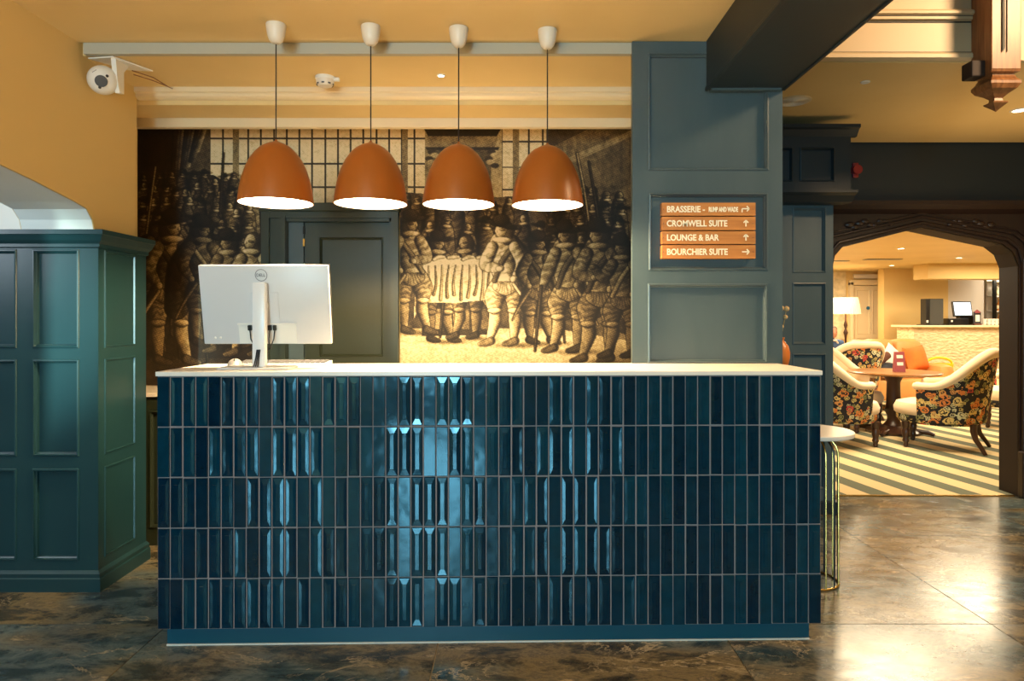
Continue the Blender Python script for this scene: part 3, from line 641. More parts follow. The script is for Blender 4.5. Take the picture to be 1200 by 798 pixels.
# wooden direction signs
def sign(yt, yb, segs, arrow, label):
    dd = PY_-.012; zc = (pz(yt,dd)+pz(yb,dd))/2; x0,x1 = pxx(775,dd),pxx(884.5,dd); h = (yb-yt)/F*dd
    r = thing('direction_sign', label, 'sign', (x0,dd,zc), 0, 'oak direction planks on the pillar'); off = (x0,dd,zc)
    MB(off).box(x0,x1,dd-.012,dd+.031,zc-h/2,zc+h/2,.0015).build('plank','oak',r)
    for s_, px, size, sx, bo in segs:
        text_mesh('lettering', s_, size, 'letter', r, (pxx(px,dd)-x0,-.0128,-.0135 if size>.035 else -.0115), (1,0,0), (0,0,1), .0008, bold=bo, sx=sx)
    ax = pxx(873,dd); y = dd-.0135; b = MB(off); t = .0028; L_ = .018
    def bar(p,q):
        p=Vector((p[0],0,p[1])); q=Vector((q[0],0,q[1])); n=Vector((-(q-p).z,0,(q-p).x)).normalized()*t; o_=Vector((ax,y,zc)); dy=Vector((0,-.001,0)); dz=Vector((0,.002,0))
        c=[p+n,q+n,q-n,p-n]; b.add([o_+v+dy for v in c]+[o_+v+dz for v in c],[(0,1,2,3),(7,6,5,4),(0,4,5,1),(1,5,6,2),(2,6,7,3),(3,7,4,0)])
    if arrow == 'up': bar((0,-L_*.8),(0,L_*.75)); bar((-.011,.003),(0,L_*.8)); bar((.011,.003),(0,L_*.8))
    elif arrow == 'right': bar((-L_,0),(L_*.8,0)); bar((L_*.85,0),(.004,.012)); bar((L_*.85,0),(.004,-.012))
    else: bar((-L_,-.015),(-L_,.002)); bar((-L_,.002),(L_*.8,.002)); bar((L_*.85,.002),(.004,.014)); bar((L_*.85,.002),(.004,-.010))
    b.build('arrow','letter',r)
    for xx in (x0+.008,x1-.012): MB(off).lathe([(0,0),(.0028,.0)],(0,0,0),8).build('screw','grey_print',r) if False else MB(off).ball((xx,dd-.0125,zc),.0026,8,6).build('screw','postwood',r)
sign(238,253.2,[('BRASSERIE -',780.5,.040,.86,.0011),('RUMP AND WADE',829.5,.030,.55,.0014)],'turn','topmost oak direction plank with two styles of lettering and bent arrow')
sign(254.4,270,[('CROMWELL SUITE',780.5,.040,.86,.0011)],'up','second oak direction plank from top, two words and an up arrow')
sign(271.2,286.3,[('LOUNGE & BAR',780.5,.040,.86,.0011)],'up','third oak direction plank from top, naming the lounge and bar')
sign(287.6,303.2,[('BOURCHIER SUITE',780.5,.040,.86,.0011)],'right','lowest oak direction plank with straight arrow pointing right')

# ------------------------------------------------------------------ panelled cabinet at the left
pc = thing('panelled_cabinet', 'tall teal panelled enclosure with cornice at the left wall', 'cabinet', (-2.3,3.3,0)); off = (-2.3,3.3,0)
zr = [(.144,.59),(.648,1.118),(1.171,1.65)]
W_ = .85; x0 = -2.001-W_
rf = []
for (a,b_) in ((-2.318,-2.091),(-2.62,-2.393),(-2.845,-2.70)):
    for z0,z1 in zr: rf.append((a-x0,b_-x0,z0,z1))
panelling(pc,'teal',(x0,3.3,0),(1,0,0),(0,0,1),W_,1.70,rf,off=off,depth=.02,bead=.02)
rs = [(.047,.047+.273,z0,z1) for z0,z1 in zr]
panelling(pc,'teal',(-2.0,3.3008,0),(0,1,0),(0,0,1),.43,1.70,rs,off=off,depth=.02,bead=.02)
MB(off).box(-2.04,-2.002,3.332,3.73,.0,1.70).build('side_backing','teal',pc)
# cornice profile swept round the corner
prof = [(0,1.655),(.012,1.66),(.012,1.675),(.03,1.69),(.045,1.715),(.05,1.718),(.05,1.74),(0,1.742)]
cb_ = MB(off); vs_=[]; n=len(prof)
for st in range(3):
    for o_,z in prof:
        vs_.append({0:(x0,3.3-o_,z),1:(-2.0+o_,3.3-o_,z),2:(-2.0+o_,3.735,z)}[st])
cb_.add(vs_,[(s_*n+k,(s_+1)*n+k,(s_+1)*n+(k+1)%n,s_*n+(k+1)%n) for s_ in range(2) for k in range(n)]+[tuple(range(n)),tuple(2*n+k for k in range(n))])
cb_.build('cornice','teal',pc)
MB(off).box(x0,-2.0,3.3,3.352,1.70,1.742).build('top_board','teal',pc)
prof = [(0,0),(.022,0),(.022,.062),(.014,.066),(.016,.085),(.004,.095),(0,.098)]
cb_ = MB(off); vs_=[]; n=len(prof)
for st in range(3):
    for o_,z in prof:
        vs_.append({0:(x0,3.3-o_,z),1:(-2.0+o_,3.3-o_,z),2:(-2.0+o_,3.735,z)}[st])
cb_.add(vs_,[(s_*n+k,(s_+1)*n+k,(s_+1)*n+(k+1)%n,s_*n+(k+1)%n) for s_ in range(2) for k in range(n)]+[tuple(range(n)),tuple(2*n+k for k in range(n))])
cb_.build('skirting','teal',pc)
# low back counter between cabinet and mural
bc = thing('back_counter', 'low dark green back counter with a pale top beneath the mural', 'cabinet', (-1.6,4.15,0)); off=(-1.6,4.15,0)
panelling(bc,'door',(-2.38,3.95,0),(1,0,0),(0,0,1),1.6,.86,[(.28,.70,.10,.78),(.78,1.15,.10,.78)],off=off)
MB(off).box(-2.38,-.78,3.985,4.36,0,.86).build('carcass','door',bc)
MB(off).box(-2.40,-.76,3.93,4.37,.862,.885,.003).build('worktop','counter',bc)

# ------------------------------------------------------------------ right: pilaster wall, overhead box, arch wall
wp = thing('wall_pilaster', None, None, (1.7,4.6,0), kind='structure'); off=(1.7,4.6,0)
d=4.6; xr = pxx(976.5,d)
rp = []
for a,b_ in ((pxx(927,d)+.005,pxx(968,d)),(1.40,1.72)):
    for c,e in ((418+120,446),(326-0+0,251),(407,331)):
        pass
P_x = [(pxx(928.5,d)-1.15,pxx(968,d)-1.15),(1.42-1.15,pxx(928.5,d)-1.15-.10)]
P_z = [(pz(320,d),pz(243,d)),(pz(404,d),pz(331,d)),(pz(500,d),pz(414,d)),(.16,pz(510,d))]
for a,b_ in P_x:
    for c,e in P_z: rp.append((a,b_,c,e))
panelling(wp,'bluegrey',(1.15,d,0),(1,0,0),(0,0,1),xr-1.15,2.12,rp,off=off,depth=.02,bead=.018)
MB(off).box(1.15,xr,4.632,5.04,0,2.6).build('wall_core','navy',wp)
MB(off).box(1.15,xr+.03,d-.03,5.04,0,.085,.004).build('skirting','navy',wp)
ob = thing('overhead_cupboard', 'dark navy boxed cupboard with cornice fixed above the pilaster', 'cupboard', (1.7,4.43,2.1)); off=(1.7,4.43,2.1)
d=4.42; xr2 = pxx(997,d)
panelling(ob,'navy',(1.15,d,2.14),(1,0,0),(0,0,1),xr2-1.15,.36,[(pxx(937,d)-1.15,pxx(978,d)-1.15,.06,.28),(pxx(900,d)-1.15,pxx(929,d)-1.15,.06,.28)],off=off,bead=.014)
MB(off).box(1.15,xr2,d+.032,5.04,2.14,2.50).build('carcass','navy',ob)
MB(off).prism([(d+.03,2.49),(d,2.49),(d-.01,2.505),(d-.03,2.53),(d-.05,2.54),(d-.05,2.56),(d+.03,2.56)],0,1.15,xr2+.04).build('cornice','navy',ob)
MB(off).prism([(d+.05,2.14),(d-.035,2.14),(d-.035,2.125),(d,2.11),(d+.04,2.075),(d+.17,2.075),(d+.17,2.14)],0,1.15,xr2+.03).build('lower_moulding','navy',ob)
# arch wall
AP = [(2.36,0),(2.36,1.70),(2.375,1.775),(2.43,1.84),(3.01,1.985),(3.61,1.862),(3.69,1.80),(3.73,1.70),(3.73,0)]
aw = MB(); aw.box(xr-.02,2.36,5.07,5.22,0,2.65); aw.box(3.73,4.7,5.07,5.22,0,2.65)
for (a,b_) in zip(AP[1:-1],AP[2:-1]):
    aw.prism([a,b_,(b_[0],2.65),(a[0],2.65)],1,5.07,5.22)
aw.build('wall_arch','navy', kind='structure')
af = thing('door_arch', None, None, (3,5.05,0), kind='structure'); off=(3,5.05,0)
b = MB(off)
TOP=2.11
b.box(xr-.02,2.36,5.02,5.07,0,TOP)
b.box(3.73,4.2,5.02,5.07,0,TOP)
for (a,c) in zip(AP[1:-1],AP[2:-1]): b.prism([a,c,(c[0],TOP),(a[0],TOP)],1,5.02,5.07)
b.build('arch_surround','darkwood',af)
MB(off).prism([(5.02,TOP-.03),(4.98,TOP),(4.955,TOP+.03),(4.955,TOP+.06),(5.07,TOP+.06),(5.07,TOP-.03)],0,xr,4.2).build('head_moulding','darkwood',af)
def inset(p): return (p[0]+(.003 if p[0]<3 else -.003), p[1]-.003)
for nm_,seg,mt in (('arch_lining',AP[:5],'soffit_wood'),('arch_lining',AP[4:],'darkwood_matte')):  # left lining has its lit tone put into the colour, right stays dark
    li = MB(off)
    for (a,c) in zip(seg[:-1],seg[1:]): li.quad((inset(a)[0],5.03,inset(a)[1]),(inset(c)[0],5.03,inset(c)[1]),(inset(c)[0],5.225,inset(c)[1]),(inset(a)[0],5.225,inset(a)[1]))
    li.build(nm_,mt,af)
# roll mouldings following the arch
for k,(s_,r) in enumerate(((.03,.014),(.075,.010),(.10,.006))):
    pts=[]
    c0=(3.0,1.0)
    for p in AP:
        px_ = p[0]+(-s_ if p[0]<2.9 else s_ if p[0]>3.1 else 0); pz_ = p[1]+(s_ if p[1]>1.7 else 0)
        pts.append((px_,5.012,pz_))
    if k==0: pts=[(p[0],5.012,p[2]) for p in pts]
    MB(off).tube(pts[4:] if False else pts, r, 8).build('roll_moulding','darkwood',af,smooth=True)
# carved spandrel leaves
for side in (-1,1):
    cxx = 2.50 if side<0 else 3.50
    rr = random.Random(5)
    for k in range(9):
        t_ = k/8; x = cxx-side*(-.02)+side*(-1)*t_*.30*1.0; z = 2.0-.02*math.sin(k*1.7)+.02*t_
        MB(off).ball((x,5.015,z),.028-.012*t_,8,6,(1.3,.5,.8)).build('carved_leaf','darkwood',af,smooth=True)
# jamb post with base on the right
b = MB(off); b.box(3.80,3.90,4.97,5.02,0,TOP,.008); b.box(3.74,3.785,4.995,5.02,0,1.75,.006); b.build('jamb_post','darkwood',af)
MB(off).box(3.715,3.95,4.96,5.02,0,.34,.01).build('jamb_base','darkwood',af)
# red bell on the dark wall above the arch
bl = thing('fire_bell', 'small red round alarm bell on dark wall beside the cupboard', 'bell', (pxx(1004,5.04),5.05,pz(199,5.04)))
MB().tube([(0,.02,0),(0,-.03,0)],.034,20).build('gong','red',bl,smooth=True); MB().box(-.02,.02,.0,.02,-.055,.055,.004).build('back_plate','red',bl)

# fascia of the gallery
gf = thing('wall_gallery_fascia', None, None, (3,3.45,2.62), kind='structure'); off=(3,3.45,2.62)
d=3.45
MB(off).box(1.275,4.7,d,d+.05,2.62,3.7).build('fascia_board','fascia',gf)
for (xa,xb) in ((1.278,2.41),(2.62,4.69)):
    MB(off).prism([(d,2.866),(d-.022,2.868),(d-.03,2.858),(d-.03,2.845),(d-.016,2.838),(d-.016,2.822),(d,2.818)],0,xa,xb).build('moulding','fascia',gf)
    MB(off).prism([(d,2.655),(d-.012,2.655),(d-.018,2.645),(d-.018,2.628),(d,2.62)],0,xa,xb).build('moulding','fascia',gf)
    for z in (2.812,2.659,2.8395): MB(off).box(xa,xb,d-(.019 if z==2.8395 else .003),d,z-.003,z+.003).build('dark_strip','dark_seam',gf)
# hanging newel with turned drop
nw = thing('newel_drop', 'brown carved oak newel with pointed drop finial hanging from the gallery', 'newel', (2.39,3.35,2.5)); off=(2.39,3.35,2.5)
MB(off).box(2.318,2.462,3.30,3.447,2.52,3.65,.004).build('post','postwood',nw)
for s_ in (-1,1):
    MB(off).add([(2.385+s_*.012-.006,3.299,3.6),(2.385+s_*.012+.006,3.299,3.6),(2.385+s_*.012+.006,3.299,2.62),(2.385+s_*.012-.006,3.299,2.62),(2.385+s_*.012-.006,3.294,3.6),(2.385+s_*.012+.006,3.294,3.6),(2.385+s_*.012+.006,3.294,2.62),(2.385+s_*.012-.006,3.294,2.60)],[(4,5,6,7),(0,1,5,4),(1,2,6,5),(2,3,7,6),(3,0,4,7)]).build('flute','dark_seam' if s_<0 else 'postwood',nw)
c = (2.39,3.373,0)
MB(off).lathe([(.0,2.335),(.012,2.345),(.05,2.372),(.052,2.378),(.030,2.385),(.028,2.398),(.050,2.415),(.088,2.435),(.104,2.455),(.104,2.468),(.085,2.485),(.080,2.49)],c,4,rot=PI/4).build('drop','postwood',nw)
MB(off).lathe([(.085,2.488),(.075,2.50),(.075,2.505),(.098,2.512),(.101,2.522)],c,4,rot=PI/4).build('collar','postwood',nw)
MB(off).box(2.25,2.318,3.34,3.42,2.50,2.58,.006).build('bracket','darkwood_matte',nw)

# ------------------------------------------------------------------ the reception desk
DT = math.atan2(.055,2.67)
dk = thing('reception_desk', 'long reception desk with navy blue tiled front and pale stone top', 'reception desk', (-.079,2.748,0), DT)
HW = 1.335; Z0,Z1 = .076,1.085
MB().box(-HW,HW,.004,.035,Z0,Z1).build('grout_panel','grout',dk)
MB().box(-HW,HW,.036,.05,.07,Z1).build('front_board','navy',dk)
for s_ in (-1,1): MB().box(s_*HW,s_*(HW-.03),.036,.46,.07,Z1).build('side_panel','navy',dk)
MB().box(-HW+.03,HW-.03,.05,.46,.40,.42).build('shelf','navy',dk)
MB().box(-HW+.025,HW-.035,.03,.44,0,.072).build('plinth','plinth',dk)
MB().box(-HW+.025,HW-.035,.024,.03,0,.005).build('plinth_seal','counter',dk)
MB().box(-HW-.004,HW+.004,-.008,.472,Z1+.001,1.104,.002).build('countertop','counter',dk)
rows = ["FRXXFRXXFRXXF"+"RXXFFFXRFXXRF"+"XXRFFXRFXXRFXX"+"RFXXRFXXRFXXR",
        "FRXFRRXXFRXXR"+"FFRFFXXRFFXRF"+"XXRFXXRFXXRFXX"+"RFXXRFXXRFXXR",
        "XXRFXXFRXXRFX"+"FRFXXRFXXRFXR"+"FRXXRFXXRFXXRF"+"XXRFXXFRXXFRX",
        "XXFRXXRFXXRFX"+"XRFXXRFXXRFXX"+"FRXRRFXXRRXFRF"+"XXRFXXRFXXFRX",
        "XFRXRXXRXXFRF"+"RXXFFXXRFXXFR"+"XXFFXXRFXXFRXX"+"FFXXRFXXFRXXF"]
pw = 2*HW/53; ph = (Z1-Z0)/5; hw = pw/2-.0024; hh = ph/2-.0026
def tile_mesh(kind):
    b = MB()
    if kind == 'F': lev = [(0,0.0),(0,-.0085),(.0012,-.0100)]
    elif kind == 'X': lev = [(0,0.0),(0,-.0042),(.0024,-.0070),(.0146,-.0086),(.0156,-.0102)]
    else: lev = [(.0016,0.0),(.0016,-.0074),(.0030,-.0080),(.0044,-.0052),(.0150,-.0036)]
    vs=[]; fs=[]
    for ins,y in lev:
        e = ins if ins < .01 else ins*1.75
        vs += [(-hw+ins,y,-hh+e),(hw-ins,y,-hh+e),(hw-ins,y,hh-e),(-hw+ins,y,hh-e)]
    for j in range(len(lev)-1):
        for k in range(4): l=(k+1)%4; fs.append((j*4+k,j*4+l,(j+1)*4+l,(j+1)*4+k))
    m_=(len(lev)-1)*4; fs.append((m_,m_+1,m_+2,m_+3)); b.add(vs,fs); return b
protos = {}
rt = random.Random(11)
for r in range(5):
    assert len(rows[r]) == 53, (r, len(rows[r]))
    for c in range(53):
        k = rows[r][c]
        if k not in protos: o = protos[k] = tile_mesh(k).build('tile','tile',dk)
        else: o = protos[k].copy(); COL.objects.link(o)
        o.location = (-HW+pw*(c+.5),.0045,Z1-ph*(r+.5))
        o.rotation_euler = (rt.gauss(0,.003),0,rt.gauss(0,.006))

# ------------------------------------------------------------------ things on the desk
ZT = 1.1045
mon = thing('monitor', 'silver computer monitor seen from behind on the left of the desk', 'monitor', (-1.055,2.86,ZT), math.radians(1))
# stand
MB().box(-.165,.130,-.045,.115,0,.008,.0035).build('base_plate','silver',mon,smooth=True)
MB().box(-.028,.026,-.018,.018,.008,.362,.006).build('stand_column','silver_metal',mon,smooth=True)
hd = thing('screen_housing', None, None, (0,0,0)); hd.parent = mon
bpy.data.objects.remove(hd)
tl = Matrix.Translation((.0,.062,.272)) @ Matrix.Rotation(math.radians(11),4,'X')
def tlt(b): b.v = [tl @ v for v in b.v]; return b
HWm, HHm = .272,.170
xo = -.0
sh = tlt(MB().box(-HWm+xo+.008,HWm+xo+.008,-.020,.0,-HHm,HHm,.004)).build('back_shell','silver',mon,smooth=True)
tlt(MB().box(-HWm+xo+.006,HWm+xo+.010,.0,.012,-HHm-.002,HHm+.002,.002)).build('bezel','black',mon)
tlt(MB().box(-.055,.065,-.0225,-.019,-.085,.055,.002)).build('mount_plate','silver',mon)
rc = tlt(MB().box(-.115,.135,-.028,-.019,-.085,-.078,.001)); rc.build('recess_lip','white_plastic',mon)
tlt(MB().box(-.112,.132,-.0215,-.0195,-HHm+.004,-.085)).build('port_recess','white_plastic',mon)
tlt(MB().tube([(0,-.02,0),(0,-.058,0)],.021,20)).build('pivot','silver_metal',mon,smooth=True)
for x in (-.215,-.192): tlt(MB().ball((x,-.0205,-.142),.005,10,6,(1,.3,1))).build('button','white_plastic',mon,smooth=True)
cb = tlt(MB().box(.015,.030,-.035,-.021,-.108,-.086,.002).box(.036,.050,-.035,-.021,-.108,-.086,.002).box(-.07,-.054,-.035,-.021,-.108,-.086,.002)); cb.build('plug','black',mon)
def w2(p): return tl @ Vector(p)
for (xa,mid) in ((.0225,.010),(.043,.014),(-.062,-.012)):
    a_ = w2((xa,-.03,-.105)); MB().tube([a_,a_+Vector((-.004 if xa>0 else .004,-.0,-.04)),(mid+(.018 if xa>0 else -.018),.032,.085),(mid,.024,.068),(mid*.5,.0215,.05)],.0026,8).build('cable','black',mon,smooth=True)
for k in range(3): MB().tube([(-.006+k*.006,-.0195,.082),(-.010+k*.006,-.022,.05),(-.016+k*.008,-.026,.02),(-.018+k*.009,-.03,.011)],.0026,8).build('cable','black',mon,smooth=True)
rg = MB(); rg.tube([w2((-.002+.0245*math.cos(a),-.0215,.128+.0245*math.sin(a))) for a in [2*PI*k/40 for k in range(40)]],.0011,6,closed=True); rg.build('logo_ring','grey_print',mon)
tmp = text_mesh('logo_letters','DELL',.0185,'grey_print',mon,(-.0225+.0,-.0212,.122),(1,0,0),(0,0,1),.0004,bold=.0002,sx=.92)
tmp.data.transform(tl)
kb = thing('keyboard', 'silver-grey computer keyboard on the desk behind the monitor', 'keyboard', (-1.03,3.10,ZT), math.radians(2))
MB().prism([(-.055,0),(-.055,.010),(.055,.018),(.055,0)],0,-.20,.20).build('keyboard_base','silver',kb)
ky = MB()
for r in range(5):
    for c in range(17):
        y=-.048+r*.0195; x=-.192+c*.0227; z=.0105+ (y+.055)*.073
        ky.box(x,x+.0185,y,y+.016,z,z+.005,.0012)
ky.build('keys','grey_print',kb,kind='stuff')
ms = thing('mouse', 'silver-grey computer mouse beside the monitor base', 'mouse', (-1.225,3.02,ZT), .3)
MB().ball((0,0,.0),.036,20,12,(.9,1.5,.95)).build('mouse_shell','mid_silver',ms,smooth=True)
for o in ms.children:
    for v in o.data.vertices: v.co.z = max(v.co.z,0)
MB().box(-.002,.002,-.048,-.01,.026,.034,.001).build('scroll_wheel','black',ms)

# ------------------------------------------------------------------ pendant lamps
prof = [(.0035,2.110),(.006,2.104),(.016,2.098),(.038,2.090),(.066,2.074),(.090,2.050),(.112,2.018),(.131,1.978),(.146,1.932),(.155,1.885),(.1605,1.845),(.1620,1.826)]
prof = [(r,z-1.826) for r,z in prof]
def pendant(x,y,label):
    r = thing('pendant_lamp', label, 'lamp', (x,y,2.62), 0, 'burnt orange pendants over the desk')
    off=(0,0,0); zr = 1.826-2.62
    out = [(a,b_+zr) for a,b_ in prof]; inn = [(max(a-.003,.001),b_+zr-.003*(k<8)) for k,(a,b_) in enumerate(prof)]
    sh_ = MB().lathe(out+[(.159,zr)],n=64,caps=False).build('lamp_shade','orange',r,smooth=True)
    bb = MB(); bb.lathe([(.002,zr+.272)]+inn[1:-1]+[(.1588,zr+.001)],n=64,caps=False); bb.build('shade_lining','shade_in',sh_,smooth=True)
    MB().lathe([(0,.045),(.075,.043),(.13,.032),(.1535,.022),(.1545,.020)],(0,0,zr),48).build('diffuser','glow',r,smooth=True)
    MB().tube([(0,0,zr+.282),(0,0,-.088)],.0028,8).build('cord','cord',r)
    MB().lathe([(.009,-.085),(.020,-.082),(.030,-.070),(.037,-.050),(.042,-.023),(.044,-.003),(.043,0)],n=32).build('ceiling_rose','ceramic',r,smooth=True)
    l = light('SPOT','pendant_light',(x,y,1.838),75,(1.0,.70,.36),(x,y,0),.07,spot_size=math.radians(168),spot_blend=.25)
    return r
for px_,yy,lab in ((323.5,3.03,'first burnt orange pendant lamp from the left, above the monitor'),(434.5,3.05,'second burnt orange pendant lamp from the left, before the door'),
                  (537.5,3.07,'third burnt orange pendant lamp from the left, before the mural table'),(641.5,3.09,'rightmost burnt orange pendant lamp, nearest the pillar')):
    pendant(pxx(px_,yy),yy,lab)

# ------------------------------------------------------------------ things on the ceilings and walls
cc = thing('security_camera', 'white dome security camera on a bracket at the top left ceiling corner', 'security camera', (-1.93,3.30,2.565))
MB().add([(-.10,-.03,0),(.03,-.05,0),(.12,.14,0),(.0,.12,0),(-.10,-.03,-.006),(.03,-.05,-.006),(.12,.14,-.006),(.0,.12,-.006)],[(0,1,2,3),(7,6,5,4),(0,4,5,1),(1,5,6,2),(2,6,7,3),(3,7,4,0)]).build('mount_plate','white_plastic',cc)
MB().prism([(-.035,-.006),(.075,-.006),(.035,-.05),(.035,-.155),(.0,-.16),(-.02,-.11)],0,.012,.035).build('bracket','white_plastic',cc)
MB().ball((-.035,-.02,-.105),.068,28,16).build('camera_body','white_plastic',cc,smooth=True)
vd = (Vector((-.5,-1,-.25))).normalized(); vd = Vector((.45,-1,-.42)).normalized()
c0 = Vector((-.035,-.02,-.105))
MB().tube([c0+vd*.052,c0+vd*.0705],.027,24).build('lens','black',cc,smooth=True)
for a_,b_ in ((.034,.030),(-.012,-.042)):
    q = c0+(vd+Vector((a_,0,b_))/.068*.95).normalized()*.067; MB().ball(q,.007,12,8).build('sensor','black',cc,smooth=True)
q1 = c0+(vd+Vector((-.55,0,.55))).normalized()*.0672; q2 = c0+(vd+Vector((-.30,0,.75))).normalized()*.0672
MB().tube([q1,(q1+q2)/2+vd*.001,q2],.002,6).build('marking','grey_print',cc)
for s_ in (0,.014):
    MB().tube([(.06,.06+s_,-.03-s_),(.11,.16+s_,-.028-s_),(.12,.30,-.03),(.105,.37,-.015)],.0028,8).build('cable','postwood',cc,smooth=True)
sd = thing('smoke_detector', 'white smoke detector on the recess ceiling between the first two pendants', 'smoke detector', (pxx(381,3.55),3.55,2.57))
MB().lathe([(.05,0),(.05,-.012),(.046,-.016)],n=28).build('base','white_plastic',sd,smooth=True)
MB().lathe([(.046,-.016),(.045,-.032),(.034,-.048),(.012,-.052),(0,-.052)],n=28).build('sensor_head','ceramic',sd,smooth=True)
for k in range(8):
    a_=2*PI*k/8; MB().box(-.007,.007,-.001,.002,-.043,-.036).build('vent','grey_print',sd).matrix_local = Matrix.Rotation(a_,4,'Z')@Matrix.Translation((0,-.043,0))
MB().box(.03,.075,-.01,.012,-.022,-.004,.003).build('tag','white_plastic',sd)
def disc(name, px_, py_, zc, r, m, label, cat, lit=False):
    dd = (zc-1.32)*F/(372-py_); t_ = thing(name,label,cat,(pxx(px_,dd),dd,zc))
    MB().lathe([(r,0),(r,-.004),(r*.72,-.006),(r*.70,-.003)],n=28,caps=False).build('rim','white_plastic',t_,smooth=True)
    MB().lathe([(0,-.0045),(r*.69,-.0040)],n=28).build('lens' if lit else 'grille',m,t_); return t_
disc('ceiling_sensor',517,88,2.57,.022,'glow_small','tiny pale sensor on recess ceiling between second and third pendants','sensor',True)  # sensor is no lamp; its bright face is put in as glow
disc('ceiling_sensor',1014,96,2.615,.025,'white_plastic','small pale disc on tan corridor ceiling left of the newel','sensor')
disc('downlight',1194,129,2.615,.05,'glow_small','lit recessed downlight below the newel drop at right edge','downlight',True)
sp = thing('ceiling_speaker','round pale speaker grille in the corridor ceiling beside the pillar','speaker',(pxx(930,4.08),4.08,2.615))
MB().lathe([(.10,0),(.10,-.005),(.088,-.007)],n=36).build('rim','cream_gloss',sp,smooth=True)
g_=MB()
for k in range(1,9): g_.tube([(.0105*k*math.cos(a),.0105*k*math.sin(a),-.006) for a in [2*PI*q/28 for q in range(28)]],.0028,5,closed=True)
g_.build('grille','ceramic',sp); MB().lathe([(0,-.002),(.088,-.002)],n=28).build('cone','grey_print',sp)

# small shelf, vase and dried flowers
MB((1.315,3.30,1.085)).box(1.264,1.352,3.25,3.36,1.075,1.087,.002).build('wall_shelf','bluegrey',label='tiny grey-blue ledge fixed to the pillar side under the vase',cat='shelf').location=(1.315,3.30,1.085)
va = thing('vase','orange ceramic bottle vase standing behind the right end of the desk','vase',(1.300,3.305,1.0875))
MB().lathe([(.0,0),(.030,0),(.036,.006),(.043,.04),(.043,.065),(.036,.095),(.020,.115),(.015,.122),(.019,.134),(.0205,.136),(.016,.137),(.011,.125),(.010,.10),(0,.095)],n=36).build('vase_body','terracotta',va,smooth=True)
df = thing('dried_flowers','dried globe seed heads on thin stems standing in the orange vase','flowers',(1.300,3.305,1.19))
rr = random.Random(2)
for hx,hz,hy in ((.003,.175,0),(.033,.172,.01),(.019,.132,-.012),(-.004,.200,.012),(-.002,.110,.004),(-.001,.086,-.015),(-.03,.16,0)):
    MB().tube([(.0,.0,-.03),(hx*.3,hy*.3,hz*.4),(hx,hy,hz)],.0011,6).build('stem','stem',df)
    hb = MB(); hb.ball((hx,hy,hz),.0135 if hz>.15 else .011,14,10)
    hb.build('seed_head','dryflower',df,smooth=True)

# console table right of the desk
ct = thing('console_table','half-hidden wire console table with round pale top beside the desk','table',(1.487,3.43,0))
TZ=.757
tr=.212
MB().lathe([(0,TZ-.022),(tr-.003,TZ-.022),(tr,TZ-.018),(tr,TZ-.003),(tr-.003,TZ),(0,TZ)],n=56).build('table_top','counter',ct,smooth=True)
ra=.140
for k in range(16):
    a_=2*PI*(k+.5)/16; ca_,sa_=math.cos(a_),math.sin(a_)
    pts=[(ra*ca_,ra*sa_,.006)]+[(ra*ca_,ra*sa_,z) for z in (.3,.6)]+[((ra-.10*(1-math.cos(t_)))*ca_,(ra-.10*(1-math.cos(t_)))*sa_,.64+.10*math.sin(t_)) for t_ in (0.2,.5,.8,1.1,1.4,1.57)]+[(.0499*ca_,.0499*sa_,.752)]
    MB().tube(pts,.0042,8).build('leg','blackmetal' if k%2 else 'gold',ct,smooth=True)
MB().tube([(ra*math.cos(a),ra*math.sin(a),.006) for a in [2*PI*k/48 for k in range(48)]],.0055,8,closed=True).build('base_ring','gold',ct,smooth=True)

# ================================================================== THE LOUNGE
LC = 2.20
MB().box(.6,10.6,5.22,13.1,LC,LC+.2).build('ceiling_lounge','cream', kind='structure')
lw = MB(); lw.box(.6,10.6,13.0,13.1,0,LC); lw.build('wall_lounge_back','wall_cream', kind='structure')
MB().box(.5,.6,5.35,13.1,0,LC+.2).build('wall_lounge_left','wall_cream', kind='structure')
MB().box(10.6,10.7,5.35,13.1,0,LC+.2).build('wall_lounge_right','wall_cream', kind='structure')
MB().box(4.7,10.7,5.1,5.22,0,LC+.4).build('wall_lounge_front','wall_cream', kind='structure')
# door 2
d2 = thing('door_2',None,None,(6.8,13,0),kind='structure'); off=(6.8,13,0); d=12.98
xa,xb = pxx(998,d),pxx(1041,d)
panelling(d2,'cream_gloss',(xa,12.95,0),(1,0,0),(0,0,1),xb-xa,1.92,[(.08,.33,1.0,1.84),(.38,xb-xa-.05,1.0,1.84),(.08,.33,.15,.93),(.38,xb-xa-.05,.15,.93)],off=off,bead=.012)
b=MB(off); b.box(xa-.06,xa,12.90,13,0,1.98); b.box(xa-.06,pxx(1055,d),12.90,13,1.93,2.03,.01); b.box(pxx(1052,d),pxx(1056,d),12.86,13,0,2.03); b.box(xb,xb+.05,12.93,13,0,1.93); b.build('door_frame','cream_gloss',d2)
MB(off).tube([(pxx(1016,d),12.949,pz(361,d)),(pxx(1016,d),12.935,pz(361,d))],.032,20).build('fire_notice','bluebadge',d2)
MB(off).box(pxx(1000,d),pxx(1050,d),12.94,12.99,2.06,2.14,.004).build('air_grille','ceramic',d2)
# quoined pier
qp = thing('wall_lounge_pier',None,None,(7.45,12.7,0),kind='structure'); off=(7.45,12.7,0)
z=0; k=0
while z<LC-.02:
    MB(off).box(7.28-(.0 if k%2 else .03),7.50,12.6,12.99,z+.004,min(z+.27,LC-.005),.01).build('stone','cream_gloss',qp); z+=.275; k+=1
